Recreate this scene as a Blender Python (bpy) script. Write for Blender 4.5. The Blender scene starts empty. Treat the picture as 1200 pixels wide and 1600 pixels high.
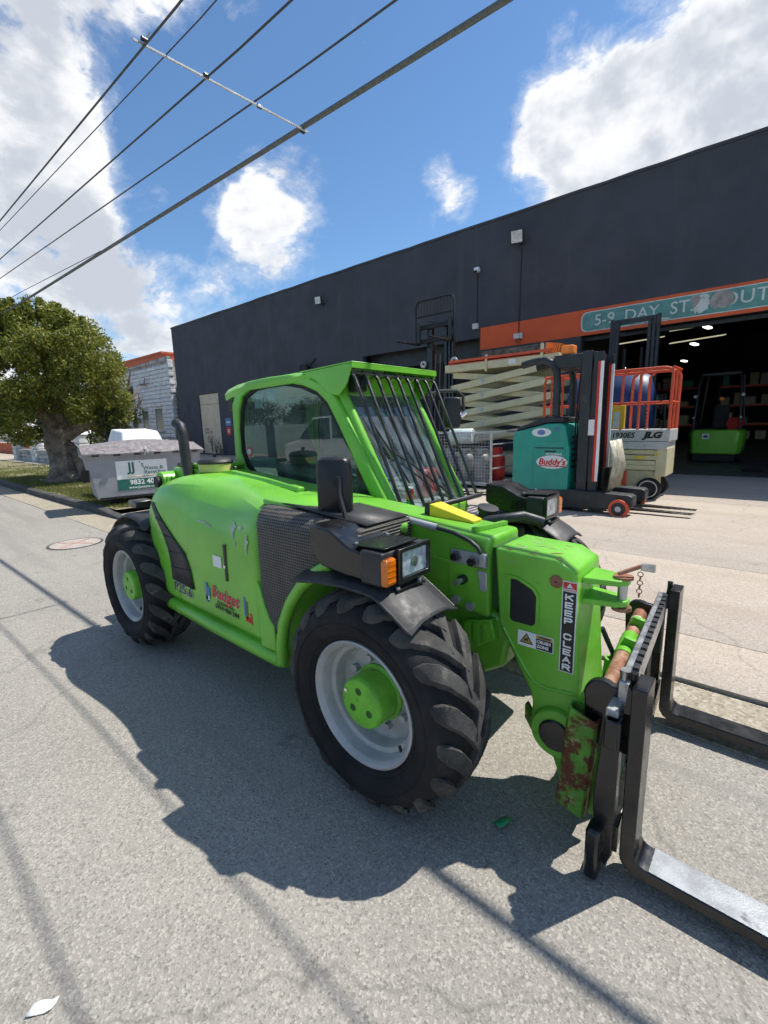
import bpy, bmesh, math, random
import numpy as np
from mathutils import Vector, Matrix, Quaternion
random.seed(7); rng = np.random.default_rng(7)
R = math.radians
SC = bpy.context.scene
COL = SC.collection
# ------------------------------------------------------------------ camera
EYE = 1.56
FW = Vector((-0.64366, 0.74227, -0.18636)); RT = Vector((0.75851, 0.65112, -0.02636)); UP = Vector((-0.10178, 0.15832, 0.98213))
cd = bpy.data.cameras.new('camera'); cam = bpy.data.objects.new('camera', cd); COL.objects.link(cam)
cd.sensor_fit = 'VERTICAL'; cd.sensor_height = 32.0; cd.lens = 720 / 1600 * 32.0
cd.clip_start = 0.05; cd.clip_end = 3000
m3 = Matrix((RT, UP, -FW)).transposed()
cam.matrix_world = Matrix.Translation((0, 0, EYE)) @ m3.to_4x4()
SC.camera = cam
# ------------------------------------------------------------------ world
SUNV = Vector((0.28, 0.51, 1.0)).normalized()
SUN_EL = math.asin(SUNV.z); SUN_AZ = math.atan2(SUNV.x, SUNV.y)
world = bpy.data.worlds.new('World'); SC.world = world; world.use_nodes = True
def build_world():
    nt = world.node_tree; N = nt.nodes; L = nt.links; N.clear()
    def node(t, **k):
        n = N.new(t)
        for a, v in k.items(): setattr(n, a, v)
        return n
    def math_(op, a, b=None, c=None, clamp=False):
        n = node('ShaderNodeMath', operation=op, use_clamp=clamp)
        for i, v in enumerate((a, b, c)):
            if v is None: continue
            if isinstance(v, (int, float)): n.inputs[i].default_value = v
            else: L.new(v, n.inputs[i])
        return n.outputs[0]
    out = node('ShaderNodeOutputWorld'); bg = node('ShaderNodeBackground'); bg.inputs['Strength'].default_value = 0.125
    sky = node('ShaderNodeTexSky', sky_type='NISHITA', sun_disc=False, sun_elevation=SUN_EL, sun_rotation=SUN_AZ, altitude=20, air_density=1.0, dust_density=0.1, ozone_density=3.2)
    tc = node('ShaderNodeTexCoord'); D = tc.outputs['Generated']
    def noise(vec, scale, detail, rough, dist=0.0):
        n = node('ShaderNodeTexNoise'); n.inputs['Scale'].default_value = scale; n.inputs['Detail'].default_value = detail
        n.inputs['Roughness'].default_value = rough; n.inputs['Distortion'].default_value = dist; L.new(vec, n.inputs['Vector']); return n.outputs[0]
    mp = node('ShaderNodeMapping'); mp.inputs['Scale'].default_value = (1, 1, 1.5); mp.inputs['Location'].default_value = (3.1, 1.7, 0.4); L.new(D, mp.inputs['Vector'])
    off = node('ShaderNodeMapping'); off.inputs['Scale'].default_value = (1, 1, 1.5); off.inputs['Location'].default_value = (3.1 + .02, 1.7 + .05, 0.4 + .11); L.new(D, off.inputs['Vector'])
    blobs = [((-0.84, 0.271, 0.471), 17, .085), ((-0.907, 0.253, 0.336), 15, .12), ((-0.738, 0.389, 0.552), 10, .03), ((-0.762, 0.525, 0.385), 7.5, .20), ((-0.71, 0.60, 0.37), 5.5, .15),
             ((-0.92, 0.322, 0.222), 12, .10), ((-0.884, 0.424, 0.199), 7, .09), ((-0.075, 0.87, 0.49), 14, .17), ((-0.07, 0.936, 0.339), 10, .20), ((-0.20, 0.90, 0.385), 8, .15), ((-0.30, 0.87, 0.39), 6, .08),
             ((-0.30, 0.831, 0.469), 5, .11), ((-0.375, 0.813, 0.445), 3, .09), ((-0.53, 0.745, 0.40), 3, .10), ((-0.504, 0.687, 0.524), 14, -.14), ((-0.60, 0.70, 0.39), 7, -.08),
             ((-0.69, 0.50, 0.52), 8, -.08), ((-0.289, 0.788, 0.544), 9, -.10), ((-0.45, 0.79, 0.41), 7, -.06), ((-0.551, 0.605, 0.575), 7, -.03), ((-0.80, 0.52, 0.29), 5, -.08),
             ((-0.83, 0.41, 0.385), 4.5, -.20), ((-0.841, 0.46, 0.285), 5.5, -.14), ((-0.757, 0.439, 0.484), 6, -.16), ((-0.79, 0.36, 0.50), 4, -.10), ((-0.878, 0.396, 0.268), 4, -.08),
             ((-0.820, 0.419, 0.389), 4, -0.22), ((-0.851, 0.420, 0.314), 4, -0.22), ((-0.775, 0.435, 0.459), 4, -0.14), ((-0.295, 0.829, 0.475), 4, 0.12), ((-0.283, 0.860, 0.424), 3.5, 0.12), ((-0.363, 0.814, 0.454), 2.6, 0.14), ((-0.509, 0.747, 0.428), 1.8, 0.15), ((-0.480, 0.789, 0.384), 1.8, 0.16), ((-0.552, 0.581, 0.598), 2.5, 0.1)]
    acc = None
    for v, r, a in blobs:
        vm = node('ShaderNodeVectorMath', operation='DOT_PRODUCT'); L.new(D, vm.inputs[0]); vm.inputs[1].default_value = Vector(v).normalized()
        mr = node('ShaderNodeMapRange', interpolation_type='SMOOTHSTEP'); L.new(vm.outputs['Value'], mr.inputs['Value'])
        mr.inputs['From Min'].default_value = math.cos(R(r * 1.5)); mr.inputs['From Max'].default_value = math.cos(R(r * .25)); mr.inputs['To Max'].default_value = a
        acc = mr.outputs[0] if acc is None else math_('ADD', acc, mr.outputs[0])
    def dens(vec):
        a = noise(vec, 3.6, 9, .60, .25); b = noise(vec, 9.0, 8, .66, .35)
        return math_('ADD', math_('MULTIPLY', a, .60), math_('MULTIPLY', b, .40))
    n0 = dens(mp.outputs[0]); na = noise(mp.outputs[0], 3.6, 5, .60, .25); n1 = noise(off.outputs[0], 3.6, 5, .60, .25); d0 = math_('ADD', math_('ADD', .5, math_('MULTIPLY', math_('SUBTRACT', n0, .5), 1.75)), acc)
    def ss(v, lo, hi, to=1.0):
        mr = node('ShaderNodeMapRange', interpolation_type='SMOOTHSTEP'); L.new(v, mr.inputs['Value'])
        mr.inputs['From Min'].default_value = lo; mr.inputs['From Max'].default_value = hi; mr.inputs['To Max'].default_value = to; return mr.outputs[0]
    mask = ss(d0, .55, .70, .97)
    mask = math_('MAXIMUM', mask, ss(d0, .47, .68, .45))
    side = math_('ADD', .62, math_('MULTIPLY', math_('SUBTRACT', na, n1), 2.6))        # sunward side bright, far side grey
    shade = math_('SUBTRACT', side, ss(d0, .60, .84, .38))
    cc = node('ShaderNodeMix', data_type='RGBA'); cc.inputs[6].default_value = (3.9, 4.15, 4.6, 1); cc.inputs[7].default_value = (6.5, 6.55, 6.65, 1)
    L.new(ss(shade, .05, .65), cc.inputs[0])
    tint = node('ShaderNodeMix', data_type='RGBA', blend_type='MULTIPLY'); tint.inputs[0].default_value = 1.0; L.new(sky.outputs[0], tint.inputs[6]); tint.inputs[7].default_value = (.76, .92, 1.0, 1)     # the camera's white balance
    mx = node('ShaderNodeMix', data_type='RGBA'); L.new(mask, mx.inputs[0]); L.new(tint.outputs[2], mx.inputs[6]); L.new(cc.outputs[2], mx.inputs[7])
    L.new(mx.outputs[2], bg.inputs['Color']); L.new(bg.outputs[0], out.inputs[0])
build_world()
world.cycles.sampling_method = 'MANUAL'; world.cycles.sample_map_resolution = 512
sd = bpy.data.lights.new('sun', 'SUN'); sd.energy = 4.6; sd.angle = R(0.53); sd.color = (1.0, .955, .88)
sun = bpy.data.objects.new('sun', sd); COL.objects.link(sun); sun.location = (6, 14, 30)
sun.rotation_euler = SUNV.to_track_quat('Z', 'Y').to_euler()
SC.view_settings.view_transform = 'Standard'; SC.view_settings.look = 'None'; SC.view_settings.gamma = 1.0; SC.view_settings.use_curve_mapping = False
SC.view_settings.exposure = 0.35
SC.render.engine = 'CYCLES'
SC.cycles.use_light_tree = False; SC.cycles.max_bounces = 6; SC.cycles.transparent_max_bounces = 16; SC.cycles.use_denoising = True
# ------------------------------------------------------------------ helpers
MATS = {}
def mat(name, col, rough=.5, metal=0.0, var=.12, vs=4.0, bump=0.0, bs=80.0, coat=0.0, dirt=None, dirt2=None, spec=None, wear=None, attr=False):
    """procedural paint / plastic / metal: base colour broken up by noise, patches of dirt with their own shape, fine relief"""
    m = bpy.data.materials.new(name); m.use_nodes = True; nt = m.node_tree; N = nt.nodes; L = nt.links
    bs_ = N['Principled BSDF']; tc = N.new('ShaderNodeTexCoord'); geo = N.new('ShaderNodeNewGeometry')
    pos = geo.outputs['Position']
    def noise(scale, det=5, rough_=.6, dist=0):
        n = N.new('ShaderNodeTexNoise'); n.inputs['Scale'].default_value = scale; n.inputs['Detail'].default_value = det; n.inputs['Roughness'].default_value = rough_; n.inputs['Distortion'].default_value = dist
        L.new(pos, n.inputs['Vector']); return n.outputs[0]
    def ramp(v, lo, hi, t0=0.0, t1=1.0):
        r = N.new('ShaderNodeMapRange'); r.interpolation_type = 'SMOOTHSTEP'; L.new(v, r.inputs[0]); r.inputs[1].default_value = lo; r.inputs[2].default_value = hi; r.inputs[3].default_value = t0; r.inputs[4].default_value = t1; return r.outputs[0]
    def mix(f, a, b, mode='MIX'):
        x = N.new('ShaderNodeMix'); x.data_type = 'RGBA'; x.blend_type = mode
        for i, v in ((0, f), (6, a), (7, b)):
            if isinstance(v, (int, float)): x.inputs[i].default_value = v
            elif isinstance(v, tuple): x.inputs[i].default_value = (*v, 1)
            else: L.new(v, x.inputs[i])
        return x.outputs[2]
    c = tuple(col)
    lo = tuple(max(0, v * (1 - var)) for v in c); hi = tuple(min(1, v * (1 + var)) for v in c)
    cc = mix(ramp(noise(vs, 4, .62), .3, .7), lo, hi)
    rr = ramp(noise(vs * 2.3, 4), .3, .7, max(.02, rough - .08), min(1, rough + .1))
    for d in (dirt, dirt2):
        if d:
            dc, amt, ds, thr = d
            k = ramp(noise(ds, 6, .72, .3), thr, thr + .10, 0, amt)
            cc = mix(k, cc, dc); rr2 = N.new('ShaderNodeMix'); L.new(k, rr2.inputs[0]); L.new(rr, rr2.inputs[2]); rr2.inputs[3].default_value = .85; rr = rr2.outputs[0]
    L.new(cc, bs_.inputs['Base Color']); L.new(rr, bs_.inputs['Roughness'])
    bs_.inputs['Metallic'].default_value = metal; bs_.inputs['Coat Weight'].default_value = coat; bs_.inputs['Coat Roughness'].default_value = .12
    if spec is not None: bs_.inputs['Specular IOR Level'].default_value = spec
    if bump:
        b = N.new('ShaderNodeBump'); b.inputs['Strength'].default_value = bump; b.inputs['Distance'].default_value = .01
        L.new(noise(bs, 4), b.inputs['Height']); L.new(b.outputs[0], bs_.inputs['Normal'])
    MATS[name] = m; return m
WL = {}
def wloc(o): return WL.get(o.name, Vector((0, 0, 0)))
def tag(o, label=None, cat=None, group=None, kind=None):
    for k, v in (('label', label), ('category', cat), ('group', group), ('kind', kind)):
        if v: o[k] = v
    return o
def thing(name, loc, label, cat, group=None, rz=0.0):
    o = bpy.data.objects.new(name, None); COL.objects.link(o); o.location = loc; o.rotation_euler = (0, 0, rz); o.empty_display_size = .2
    WL[o.name] = Vector(loc); return tag(o, label, cat, group)
def frame_of(d):
    d = Vector(d).normalized(); a = Vector((0, 0, 1)) if abs(d.z) < .9 else Vector((1, 0, 0))
    u = d.cross(a).normalized(); return u, d.cross(u).normalized()
class MB:
    def __init__(s): s.v = []; s.f = []
    def add(s, vs, fs):
        o = len(s.v); s.v += [tuple(x) for x in vs]; s.f += [tuple(i + o for i in q) for q in fs]; return s
    def box(s, x0, x1, y0, y1, z0, z1):
        return s.add([(x0, y0, z0), (x1, y0, z0), (x1, y1, z0), (x0, y1, z0), (x0, y0, z1), (x1, y0, z1), (x1, y1, z1), (x0, y1, z1)],
                     [(3, 2, 1, 0), (4, 5, 6, 7), (0, 1, 5, 4), (1, 2, 6, 5), (2, 3, 7, 6), (3, 0, 4, 7)])
    def bar(s, p0, p1, w, h, up=(0, 0, 1)):
        p0 = Vector(p0); p1 = Vector(p1); d = (p1 - p0).normalized(); up = Vector(up)
        if abs(d.dot(up)) > .98: up = Vector((1, 0, 0))
        a = d.cross(up).normalized() * w / 2; b = a.cross(d).normalized() * h / 2
        vs = [p + q for p in (p0, p1) for q in (-a - b, a - b, a + b, -a + b)]
        return s.add(vs, [(3, 2, 1, 0), (4, 5, 6, 7), (0, 1, 5, 4), (1, 2, 6, 5), (2, 3, 7, 6), (3, 0, 4, 7)])
    def cyl(s, p0, p1, r0, r1=None, n=20, caps=True):
        r1 = r0 if r1 is None else r1; p0 = Vector(p0); p1 = Vector(p1); u, w = frame_of(p1 - p0)
        vs = []
        for p, r in ((p0, r0), (p1, r1)):
            for i in range(n): t = 2 * math.pi * i / n; vs.append(p + u * (r * math.cos(t)) + w * (r * math.sin(t)))
        fs = [(i, (i + 1) % n, n + (i + 1) % n, n + i) for i in range(n)]
        if caps: fs += [tuple(reversed(range(n))), tuple(range(n, 2 * n))]
        return s.add(vs, fs)
    def tube(s, pts, r, n=8, closed=False, caps=True):
        pts = [Vector(p) for p in pts]; k = len(pts); vs = []; rs = r if isinstance(r, (list, tuple)) else [r] * k
        u = None
        for i, p in enumerate(pts):
            if closed: d = (pts[(i + 1) % k] - pts[i - 1]).normalized()
            else: d = (pts[min(i + 1, k - 1)] - pts[max(i - 1, 0)]).normalized()
            if u is None: u, _ = frame_of(d)
            u = (u - d * u.dot(d)).normalized(); w = d.cross(u)
            for j in range(n): t = 2 * math.pi * j / n; vs.append(p + u * (rs[i] * math.cos(t)) + w * (rs[i] * math.sin(t)))
        fs = []
        for i in range(k if closed else k - 1):
            a = i * n; b = ((i + 1) % k) * n
            fs += [(a + j, a + (j + 1) % n, b + (j + 1) % n, b + j) for j in range(n)]
        if caps and not closed: fs += [tuple(reversed(range(n))), tuple(range((k - 1) * n, k * n))]
        return s.add(vs, fs)
    def prism(s, poly, vec):
        vec = Vector(vec); n = len(poly); vs = [Vector(p) for p in poly]; vs += [p + vec for p in vs]
        return s.add(vs, [tuple(reversed(range(n))), tuple(range(n, 2 * n))] + [(i, (i + 1) % n, n + (i + 1) % n, n + i) for i in range(n)])
    def xz(s, poly, y0, y1): return s.prism([(x, y0, z) for x, z in poly], (0, y1 - y0, 0))
    def yz(s, poly, x0, x1): return s.prism([(x0, y, z) for y, z in poly], (x1 - x0, 0, 0))
    def ring(s, outer, inner, vec):
        vec = Vector(vec); n = len(outer); vs = [Vector(p) for p in outer] + [Vector(p) for p in inner]; vs += [p + vec for p in vs]; fs = []
        for i in range(n):
            j = (i + 1) % n
            fs += [(i, n + i, n + j, j), (2 * n + i, 2 * n + j, 3 * n + j, 3 * n + i), (i, j, 2 * n + j, 2 * n + i), (n + i, 3 * n + i, 3 * n + j, n + j)]
        return s.add(vs, fs)
    def lathe(s, prof, c, axis, n=32, closed=False):
        c = Vector(c); ax = Vector(axis).normalized(); u, w = frame_of(ax); k = len(prof); vs = []
        for r, h in prof:
            for j in range(n): t = 2 * math.pi * j / n; vs.append(c + ax * h + u * (r * math.cos(t)) + w * (r * math.sin(t)))
        fs = []
        for i in range(k if closed else k - 1):
            a = i * n; b = ((i + 1) % k) * n
            fs += [(a + j, a + (j + 1) % n, b + (j + 1) % n, b + j) for j in range(n)]
        if not closed: fs += [tuple(reversed(range(n))), tuple(range((k - 1) * n, k * n))]
        return s.add(vs, fs)
    def loft(s, rings, caps=True):
        n = len(rings[0]); vs = [p for r in rings for p in r]; fs = []
        for i in range(len(rings) - 1):
            a = i * n; b = a + n
            fs += [(a + j, a + (j + 1) % n, b + (j + 1) % n, b + j) for j in range(n)]
        if caps: fs += [tuple(reversed(range(n))), tuple(range((len(rings) - 1) * n, len(rings) * n))]
        return s.add(vs, fs)
    def sheet(s, rows):
        n = len(rows[0]); vs = [p for r in rows for p in r]
        return s.add(vs, [(i * n + j, i * n + j + 1, (i + 1) * n + j + 1, (i + 1) * n + j) for i in range(len(rows) - 1) for j in range(n - 1)])
    def obj(s, name, m, parent=None, bevel=0.0, smooth=38, local=False, sub=0, solid=0.0, fix=True, seg=2):
        me = bpy.data.meshes.new(name); off = Vector((0, 0, 0)) if (local or parent is None) else wloc(parent)
        me.from_pydata([(x - off.x, y - off.y, z - off.z) for x, y, z in s.v], [], s.f); me.materials.append(m if not isinstance(m, str) else MATS[m])
        if fix:
            bm = bmesh.new(); bm.from_mesh(me); bmesh.ops.recalc_face_normals(bm, faces=bm.faces); bm.to_mesh(me); bm.free()
        me.update()
        if smooth: me.shade_smooth(); me.set_sharp_from_angle(angle=R(smooth))
        o = bpy.data.objects.new(name, me); COL.objects.link(o)
        if parent is not None: o.parent = parent; WL[o.name] = off
        if solid: md = o.modifiers.new('solid', 'SOLIDIFY'); md.thickness = solid; md.offset = 0
        if bevel: md = o.modifiers.new('bevel', 'BEVEL'); md.width = bevel; md.segments = seg; md.limit_method = 'ANGLE'; md.angle_limit = R(40); md.harden_normals = False
        if sub: md = o.modifiers.new('sub', 'SUBSURF'); md.levels = sub; md.render_levels = sub
        return o
def copy_tree(o, parent=None):
    c = o.copy(); COL.objects.link(c); c.parent = parent; WL[c.name] = wloc(o)
    for ch in o.children: copy_tree(ch, c)
    return c
def text(name, s, loc, size, xd, ud, m, parent=None, align='CENTER', extr=.0006, xscale=1.0, shear=0.0, bold=0.0, spacing=1.0):
    cu = bpy.data.curves.new(name, 'FONT'); cu.body = s; cu.size = size; cu.align_x = align; cu.align_y = 'CENTER'; cu.extrude = extr; cu.shear = shear; cu.offset = bold; cu.space_character = spacing; cu.resolution_u = 3
    t = bpy.data.objects.new(name, cu); COL.objects.link(t); bpy.context.view_layer.update()
    me = bpy.data.meshes.new_from_object(t); bpy.data.objects.remove(t); bpy.data.curves.remove(cu)
    xd = Vector(xd).normalized(); ud = Vector(ud).normalized(); nd = xd.cross(ud); off = wloc(parent) if parent else Vector((0, 0, 0)); loc = Vector(loc) - off
    for v in me.vertices: c = v.co.copy(); v.co = loc + xd * (c.x * xscale) + ud * c.y + nd * c.z
    me.materials.clear(); me.materials.append(MATS[m] if isinstance(m, str) else m)
    o = bpy.data.objects.new(name, me); COL.objects.link(o)
    if parent: o.parent = parent; WL[o.name] = off
    return o
def letters(name, s, loc, size, xd, ud, m, parent, **k):
    """one object per character, laid out as the font would set the whole line"""
    def mx(t):
        cu = bpy.data.curves.new('m', 'FONT'); cu.body = t; cu.size = size; cu.space_character = k.get('spacing', 1.0); o = bpy.data.objects.new('m', cu); COL.objects.link(o); bpy.context.view_layer.update()
        me = bpy.data.meshes.new_from_object(o); v = max((q.co.x for q in me.vertices), default=0); bpy.data.objects.remove(o); bpy.data.curves.remove(cu); bpy.data.meshes.remove(me); return v
    w = mx(s); xs_ = k.get('xscale', 1.0); xv = Vector(xd).normalized()
    for i, ch in enumerate(s):
        if ch != ' ': text(name, ch, Vector(loc) + xv * ((mx(s[:i + 1]) - mx(ch) - w / 2) * xs_), size, xd, ud, m, parent, align='LEFT', **k)
def arc(c, r, a0, a1, n, plane='xz', k=0.0):
    out = []
    for i in range(n + 1):
        t = R(a0 + (a1 - a0) * i / n); p, q = c[0] + r * math.cos(t), c[1] + r * math.sin(t)
        out.append((p, k, q) if plane == 'xz' else ((k, p, q) if plane == 'yz' else (p, q, k)))
    return out
# ------------------------------------------------------------------ materials
GREEN = (.165, .49, .038)
mat('green', GREEN, .34, var=.10, vs=2.5, coat=.25, dirt=((.16, .38, .08), .35, 6, .62), bump=.03, bs=300)
mat('green_boom', (.15, .46, .034), .38, var=.14, vs=3, coat=.2, dirt=((.14, .09, .04), .7, 16, .635), dirt2=((.22, .33, .12), .5, 22, .57), bump=.05, bs=220)
mat('green_hub', (.15, .47, .034), .45, var=.15, vs=12, dirt=((.09, .07, .03), .8, 14, .60), bump=.1, bs=120)
mat('green_rust', (.10, .30, .03), .6, var=.2, vs=10, dirt=((.12, .036, .016), 1, 13, .43), dirt2=((.36, .33, .18), .8, 16, .56), bump=.35, bs=60)
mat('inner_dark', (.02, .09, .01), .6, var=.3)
mat('primer', (.42, .45, .40), .6, var=.2)
mat('black_plastic', (.022, .022, .024), .52, var=.25, vs=8, dirt=((.065, .062, .058), .55, 7, .58), bump=.12, bs=260)
mat('black_paint', (.008, .008, .009), .30, var=.3, vs=6, coat=.3, dirt=((.05, .05, .05), .35, 16, .62), bump=.05, bs=160)
mat('mirror_black', (.009, .009, .010), .36, var=.3, vs=8, dirt=((.04, .04, .04), .4, 12, .6), bump=.06, bs=200)
mat('black_matt', (.012, .012, .013), .7, var=.3)
mat('charcoal', (.02, .024, .026), .45, var=.2, vs=5, dirt=((.09, .085, .075), .5, 5, .58))
mat('rubber', (.014, .014, .015), .78, var=.25, vs=5, dirt=((.045, .042, .038), .5, 6, .57), bump=.22, bs=110, spec=.3)
mat('rubber_dusty', (.058, .056, .052), .85, var=.35, vs=9, dirt=((.15, .14, .12), .75, 10, .54), bump=.3, bs=90, spec=.25)
mat('rim_silver', (.40, .395, .39), .45, metal=.15, var=.12, vs=9, dirt=((.22, .20, .18), .6, 14, .58), bump=.06, bs=90)
mat('steel', (.48, .48, .49), .34, metal=.85, var=.18, vs=14, dirt=((.22, .18, .14), .5, 18, .62), bump=.08, bs=120)
mat('fork_steel', (.25, .265, .285), .48, metal=.45, var=.25, vs=9, dirt=((.10, .10, .10), .6, 11, .60), dirt2=((.42, .43, .45), .5, 22, .58), bump=.08, bs=150)
mat('galv', (.45, .46, .46), .5, metal=.5, var=.15, vs=8, dirt=((.25, .18, .12), .5, 12, .63))
mat('rust_rod', (.26, .11, .06), .55, metal=.2, var=.35, vs=9, dirt=((.42, .30, .22), .7, 8, .50), bump=.2, bs=70)
mat('chrome', (.7, .7, .7), .12, metal=1.0, var=.05)
mat('reflector', (.80, .82, .84), .35, metal=.0, var=.35, vs=40)
mat('amber', (.62, .15, .006), .2, var=.08, coat=.6)
mat('yellow_bowl', (.55, .52, .16), .35, var=.1, dirt=((.3, .28, .12), .5, 15, .6))
mat('yellow', (.75, .55, .02), .5, var=.1)
mat('yellow_machine', (.62, .36, .02), .5, var=.15, dirt=((.3, .2, .08), .6, 10, .6))
mat('red', (.50, .03, .02), .45, var=.1)
mat('white', (.78, .78, .76), .5, var=.05)
mat('sticker_white', (.74, .75, .73), .45, var=.05, vs=20)
mat('white_dirty', (.62, .61, .57), .6, var=.15, vs=6, dirt=((.35, .32, .27), .5, 10, .58))
mat('print_black', (.012, .012, .012), .45, var=.1)
mat('print_blue', (.10, .20, .42), .45, var=.1)
mat('print_green', (.01, .13, .09), .45, var=.1)
mat('print_red', (.62, .03, .02), .45, var=.1)
mat('print_gold', (.45, .33, .10), .45, var=.1)
mat('print_grey', (.12, .12, .12), .5, var=.1)
mat('pale_text', (.55, .62, .58), .6, var=.15, vs=30)
mat('faint_text', (.16, .19, .19), .6, var=.2)
mat('teal', (.008, .30, .22), .38, var=.10, vs=3, coat=.2, dirt=((.05, .2, .16), .4, 6, .6))
mat('cream', (.58, .53, .33), .5, var=.08, vs=5, dirt=((.26, .21, .12), .55, 7, .60))
mat('orange', (.64, .085, .03), .45, var=.1, vs=5, dirt=((.4, .18, .10), .4, 10, .6))
mat('orange_bright', (.85, .22, .03), .5, var=.1)
mat('platform_grey', (.47, .47, .45), .55, var=.1, vs=5, dirt=((.25, .22, .18), .6, 9, .58))
mat('blue', (.006, .03, .11), .5, var=.2, vs=4, dirt=((.03, .10, .2), .5, 7, .6))
mat('wall_dark', (.056, .060, .072), .82, var=.10, vs=.6, dirt=((.066, .070, .080), .6, 1.2, .55), bump=.25, bs=35)
mat('band_orange', (.70, .11, .028), .7, var=.08, vs=1.2, dirt=((.40, .10, .05), .5, 4, .6), bump=.15, bs=40)
mat('sign_teal', (.13, .31, .27), .75, var=.16, vs=3, dirt=((.36, .37, .33), .85, 3.2, .60), bump=.15, bs=30)
mat('sign_letters', (.62, .65, .58), .75, var=.12, vs=5, dirt=((.28, .36, .31), .7, 6, .60))
mat('bare_render', (.36, .32, .28), .85, var=.25, vs=5, bump=.3, bs=30)
mat('door_cream', (.58, .49, .36), .65, var=.1, vs=3, dirt=((.33, .25, .17), .7, 5, .57))
mat('block_white', (.66, .67, .67), .85, var=.12, vs=2.5, dirt=((.30, .29, .27), .65, 1.6, .55), bump=.5, bs=14)
mat('block_dirty', (.42, .41, .39), .88, var=.2, vs=2, dirt=((.17, .16, .15), .8, 2.2, .50), bump=.5, bs=14)
mat('brick_orange', (.50, .13, .06), .85, var=.18, vs=6, bump=.3, bs=20)
mat('bin_grey', (.27, .275, .29), .5, var=.10, vs=3, dirt=((.20, .17, .15), .6, 5, .60), bump=.08, bs=30)
mat('bin_lid', (.19, .17, .17), .75, var=.3, vs=9, dirt=((.32, .29, .27), .8, 12, .50), bump=.4, bs=40)
mat('bark', (.17, .135, .105), .9, var=.4, vs=5, dirt=((.30, .26, .21), .8, 4, .52), bump=.9, bs=16)
mat('soil', (.22, .19, .11), .95, var=.3, vs=4, dirt=((.16, .17, .05), .9, 3, .5), bump=.6, bs=30)
mat('asphalt_far', (.12, .12, .118), .9, var=.1)
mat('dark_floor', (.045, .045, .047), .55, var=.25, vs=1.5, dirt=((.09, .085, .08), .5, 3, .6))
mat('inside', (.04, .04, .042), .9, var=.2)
mat('inside_panel', (.16, .14, .10), .8, var=.2)
mat('conduit', (.02, .02, .022), .6, var=.1)
mat('cable', (.05, .052, .058), .6, var=.1)
mat('cable_bundle', (.11, .115, .11), .6, var=.2, vs=30)
mat('seat_cloth', (.02, .02, .022), .85, var=.2)
mat('curtain', (.42, .38, .28), .45, var=.25, vs=10, dirt=((.25, .20, .12), .7, 8, .55))
mat('gas_bottle', (.19, .195, .2), .5, metal=.2, var=.2, vs=5, dirt=((.2, .14, .09), .6, 6, .6))
mat('roof_red', (.33, .06, .035), .7, var=.1)
mat('concrete_kerb', (.34, .32, .275), .9, var=.18, vs=3, dirt=((.20, .185, .155), .8, 5, .55), bump=.4, bs=60)
mat('kerb_dark', (.075, .072, .068), .9, var=.3, vs=3, dirt=((.2, .19, .17), .6, 5, .58), bump=.4, bs=60)
mat('manhole_paint', (.40, .345, .30), .8, var=.15, vs=12, dirt=((.22, .18, .16), .6, 12, .58), bump=.2, bs=60)
mat('white_car', (.72, .73, .74), .25, var=.03, coat=.5)
def glass_mat(name, tint, mixf, rough=.0, dust=0.0):
    m = bpy.data.materials.new(name); m.use_nodes = True; nt = m.node_tree; N = nt.nodes; L = nt.links; N.clear()
    out = N.new('ShaderNodeOutputMaterial'); gl = N.new('ShaderNodeBsdfGlossy'); tr = N.new('ShaderNodeBsdfTransparent'); mx = N.new('ShaderNodeMixShader'); fr = N.new('ShaderNodeFresnel'); fr.inputs[0].default_value = 1.52
    tr.inputs[0].default_value = (*tint, 1); gl.inputs['Roughness'].default_value = rough; gl.inputs[0].default_value = (.9, .95, .95, 1)
    mr = N.new('ShaderNodeMapRange'); L.new(fr.outputs[0], mr.inputs[0]); mr.inputs[3].default_value = mixf; mr.inputs[4].default_value = 1.0
    g2 = N.new('ShaderNodeNewGeometry'); sb_ = N.new('ShaderNodeMath'); sb_.operation = 'SUBTRACT'; sb_.inputs[0].default_value = 1.0; L.new(g2.outputs['Backfacing'], sb_.inputs[1]); ml = N.new('ShaderNodeMath'); ml.operation = 'MULTIPLY'; L.new(mr.outputs[0], ml.inputs[0]); L.new(sb_.outputs[0], ml.inputs[1])
    L.new(ml.outputs[0], mx.inputs[0]); L.new(tr.outputs[0], mx.inputs[1]); L.new(gl.outputs[0], mx.inputs[2]); L.new(mx.outputs[0], out.inputs[0])
    if dust:
        df = N.new('ShaderNodeBsdfDiffuse'); df.inputs[0].default_value = (.55, .58, .56, 1); m2 = N.new('ShaderNodeMixShader'); ns = N.new('ShaderNodeTexNoise'); ns.inputs['Scale'].default_value = 7; ns.inputs['Detail'].default_value = 6; geo = N.new('ShaderNodeNewGeometry'); L.new(geo.outputs['Position'], ns.inputs['Vector'])
        m3_ = N.new('ShaderNodeMapRange'); L.new(ns.outputs[0], m3_.inputs[0]); m3_.inputs[1].default_value = .3; m3_.inputs[2].default_value = .75; m3_.inputs[3].default_value = dust * .4; m3_.inputs[4].default_value = dust * 2
        L.new(m3_.outputs[0], m2.inputs[0]); L.new(mx.outputs[0], m2.inputs[1]); L.new(df.outputs[0], m2.inputs[2]); L.new(m2.outputs[0], out.inputs[0])
    MATS[name] = m; return m
glass_mat('cab_glass', (.60, .72, .71), .05, dust=.05); glass_mat('screen_glass', (.84, .91, .90), .035, dust=.07); glass_mat('lens', (.9, .93, .95), .12, .03)
def pane_mat():
    m = mat('window_dark', (.015, .018, .022), .08, var=.2); return m
pane_mat()
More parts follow.
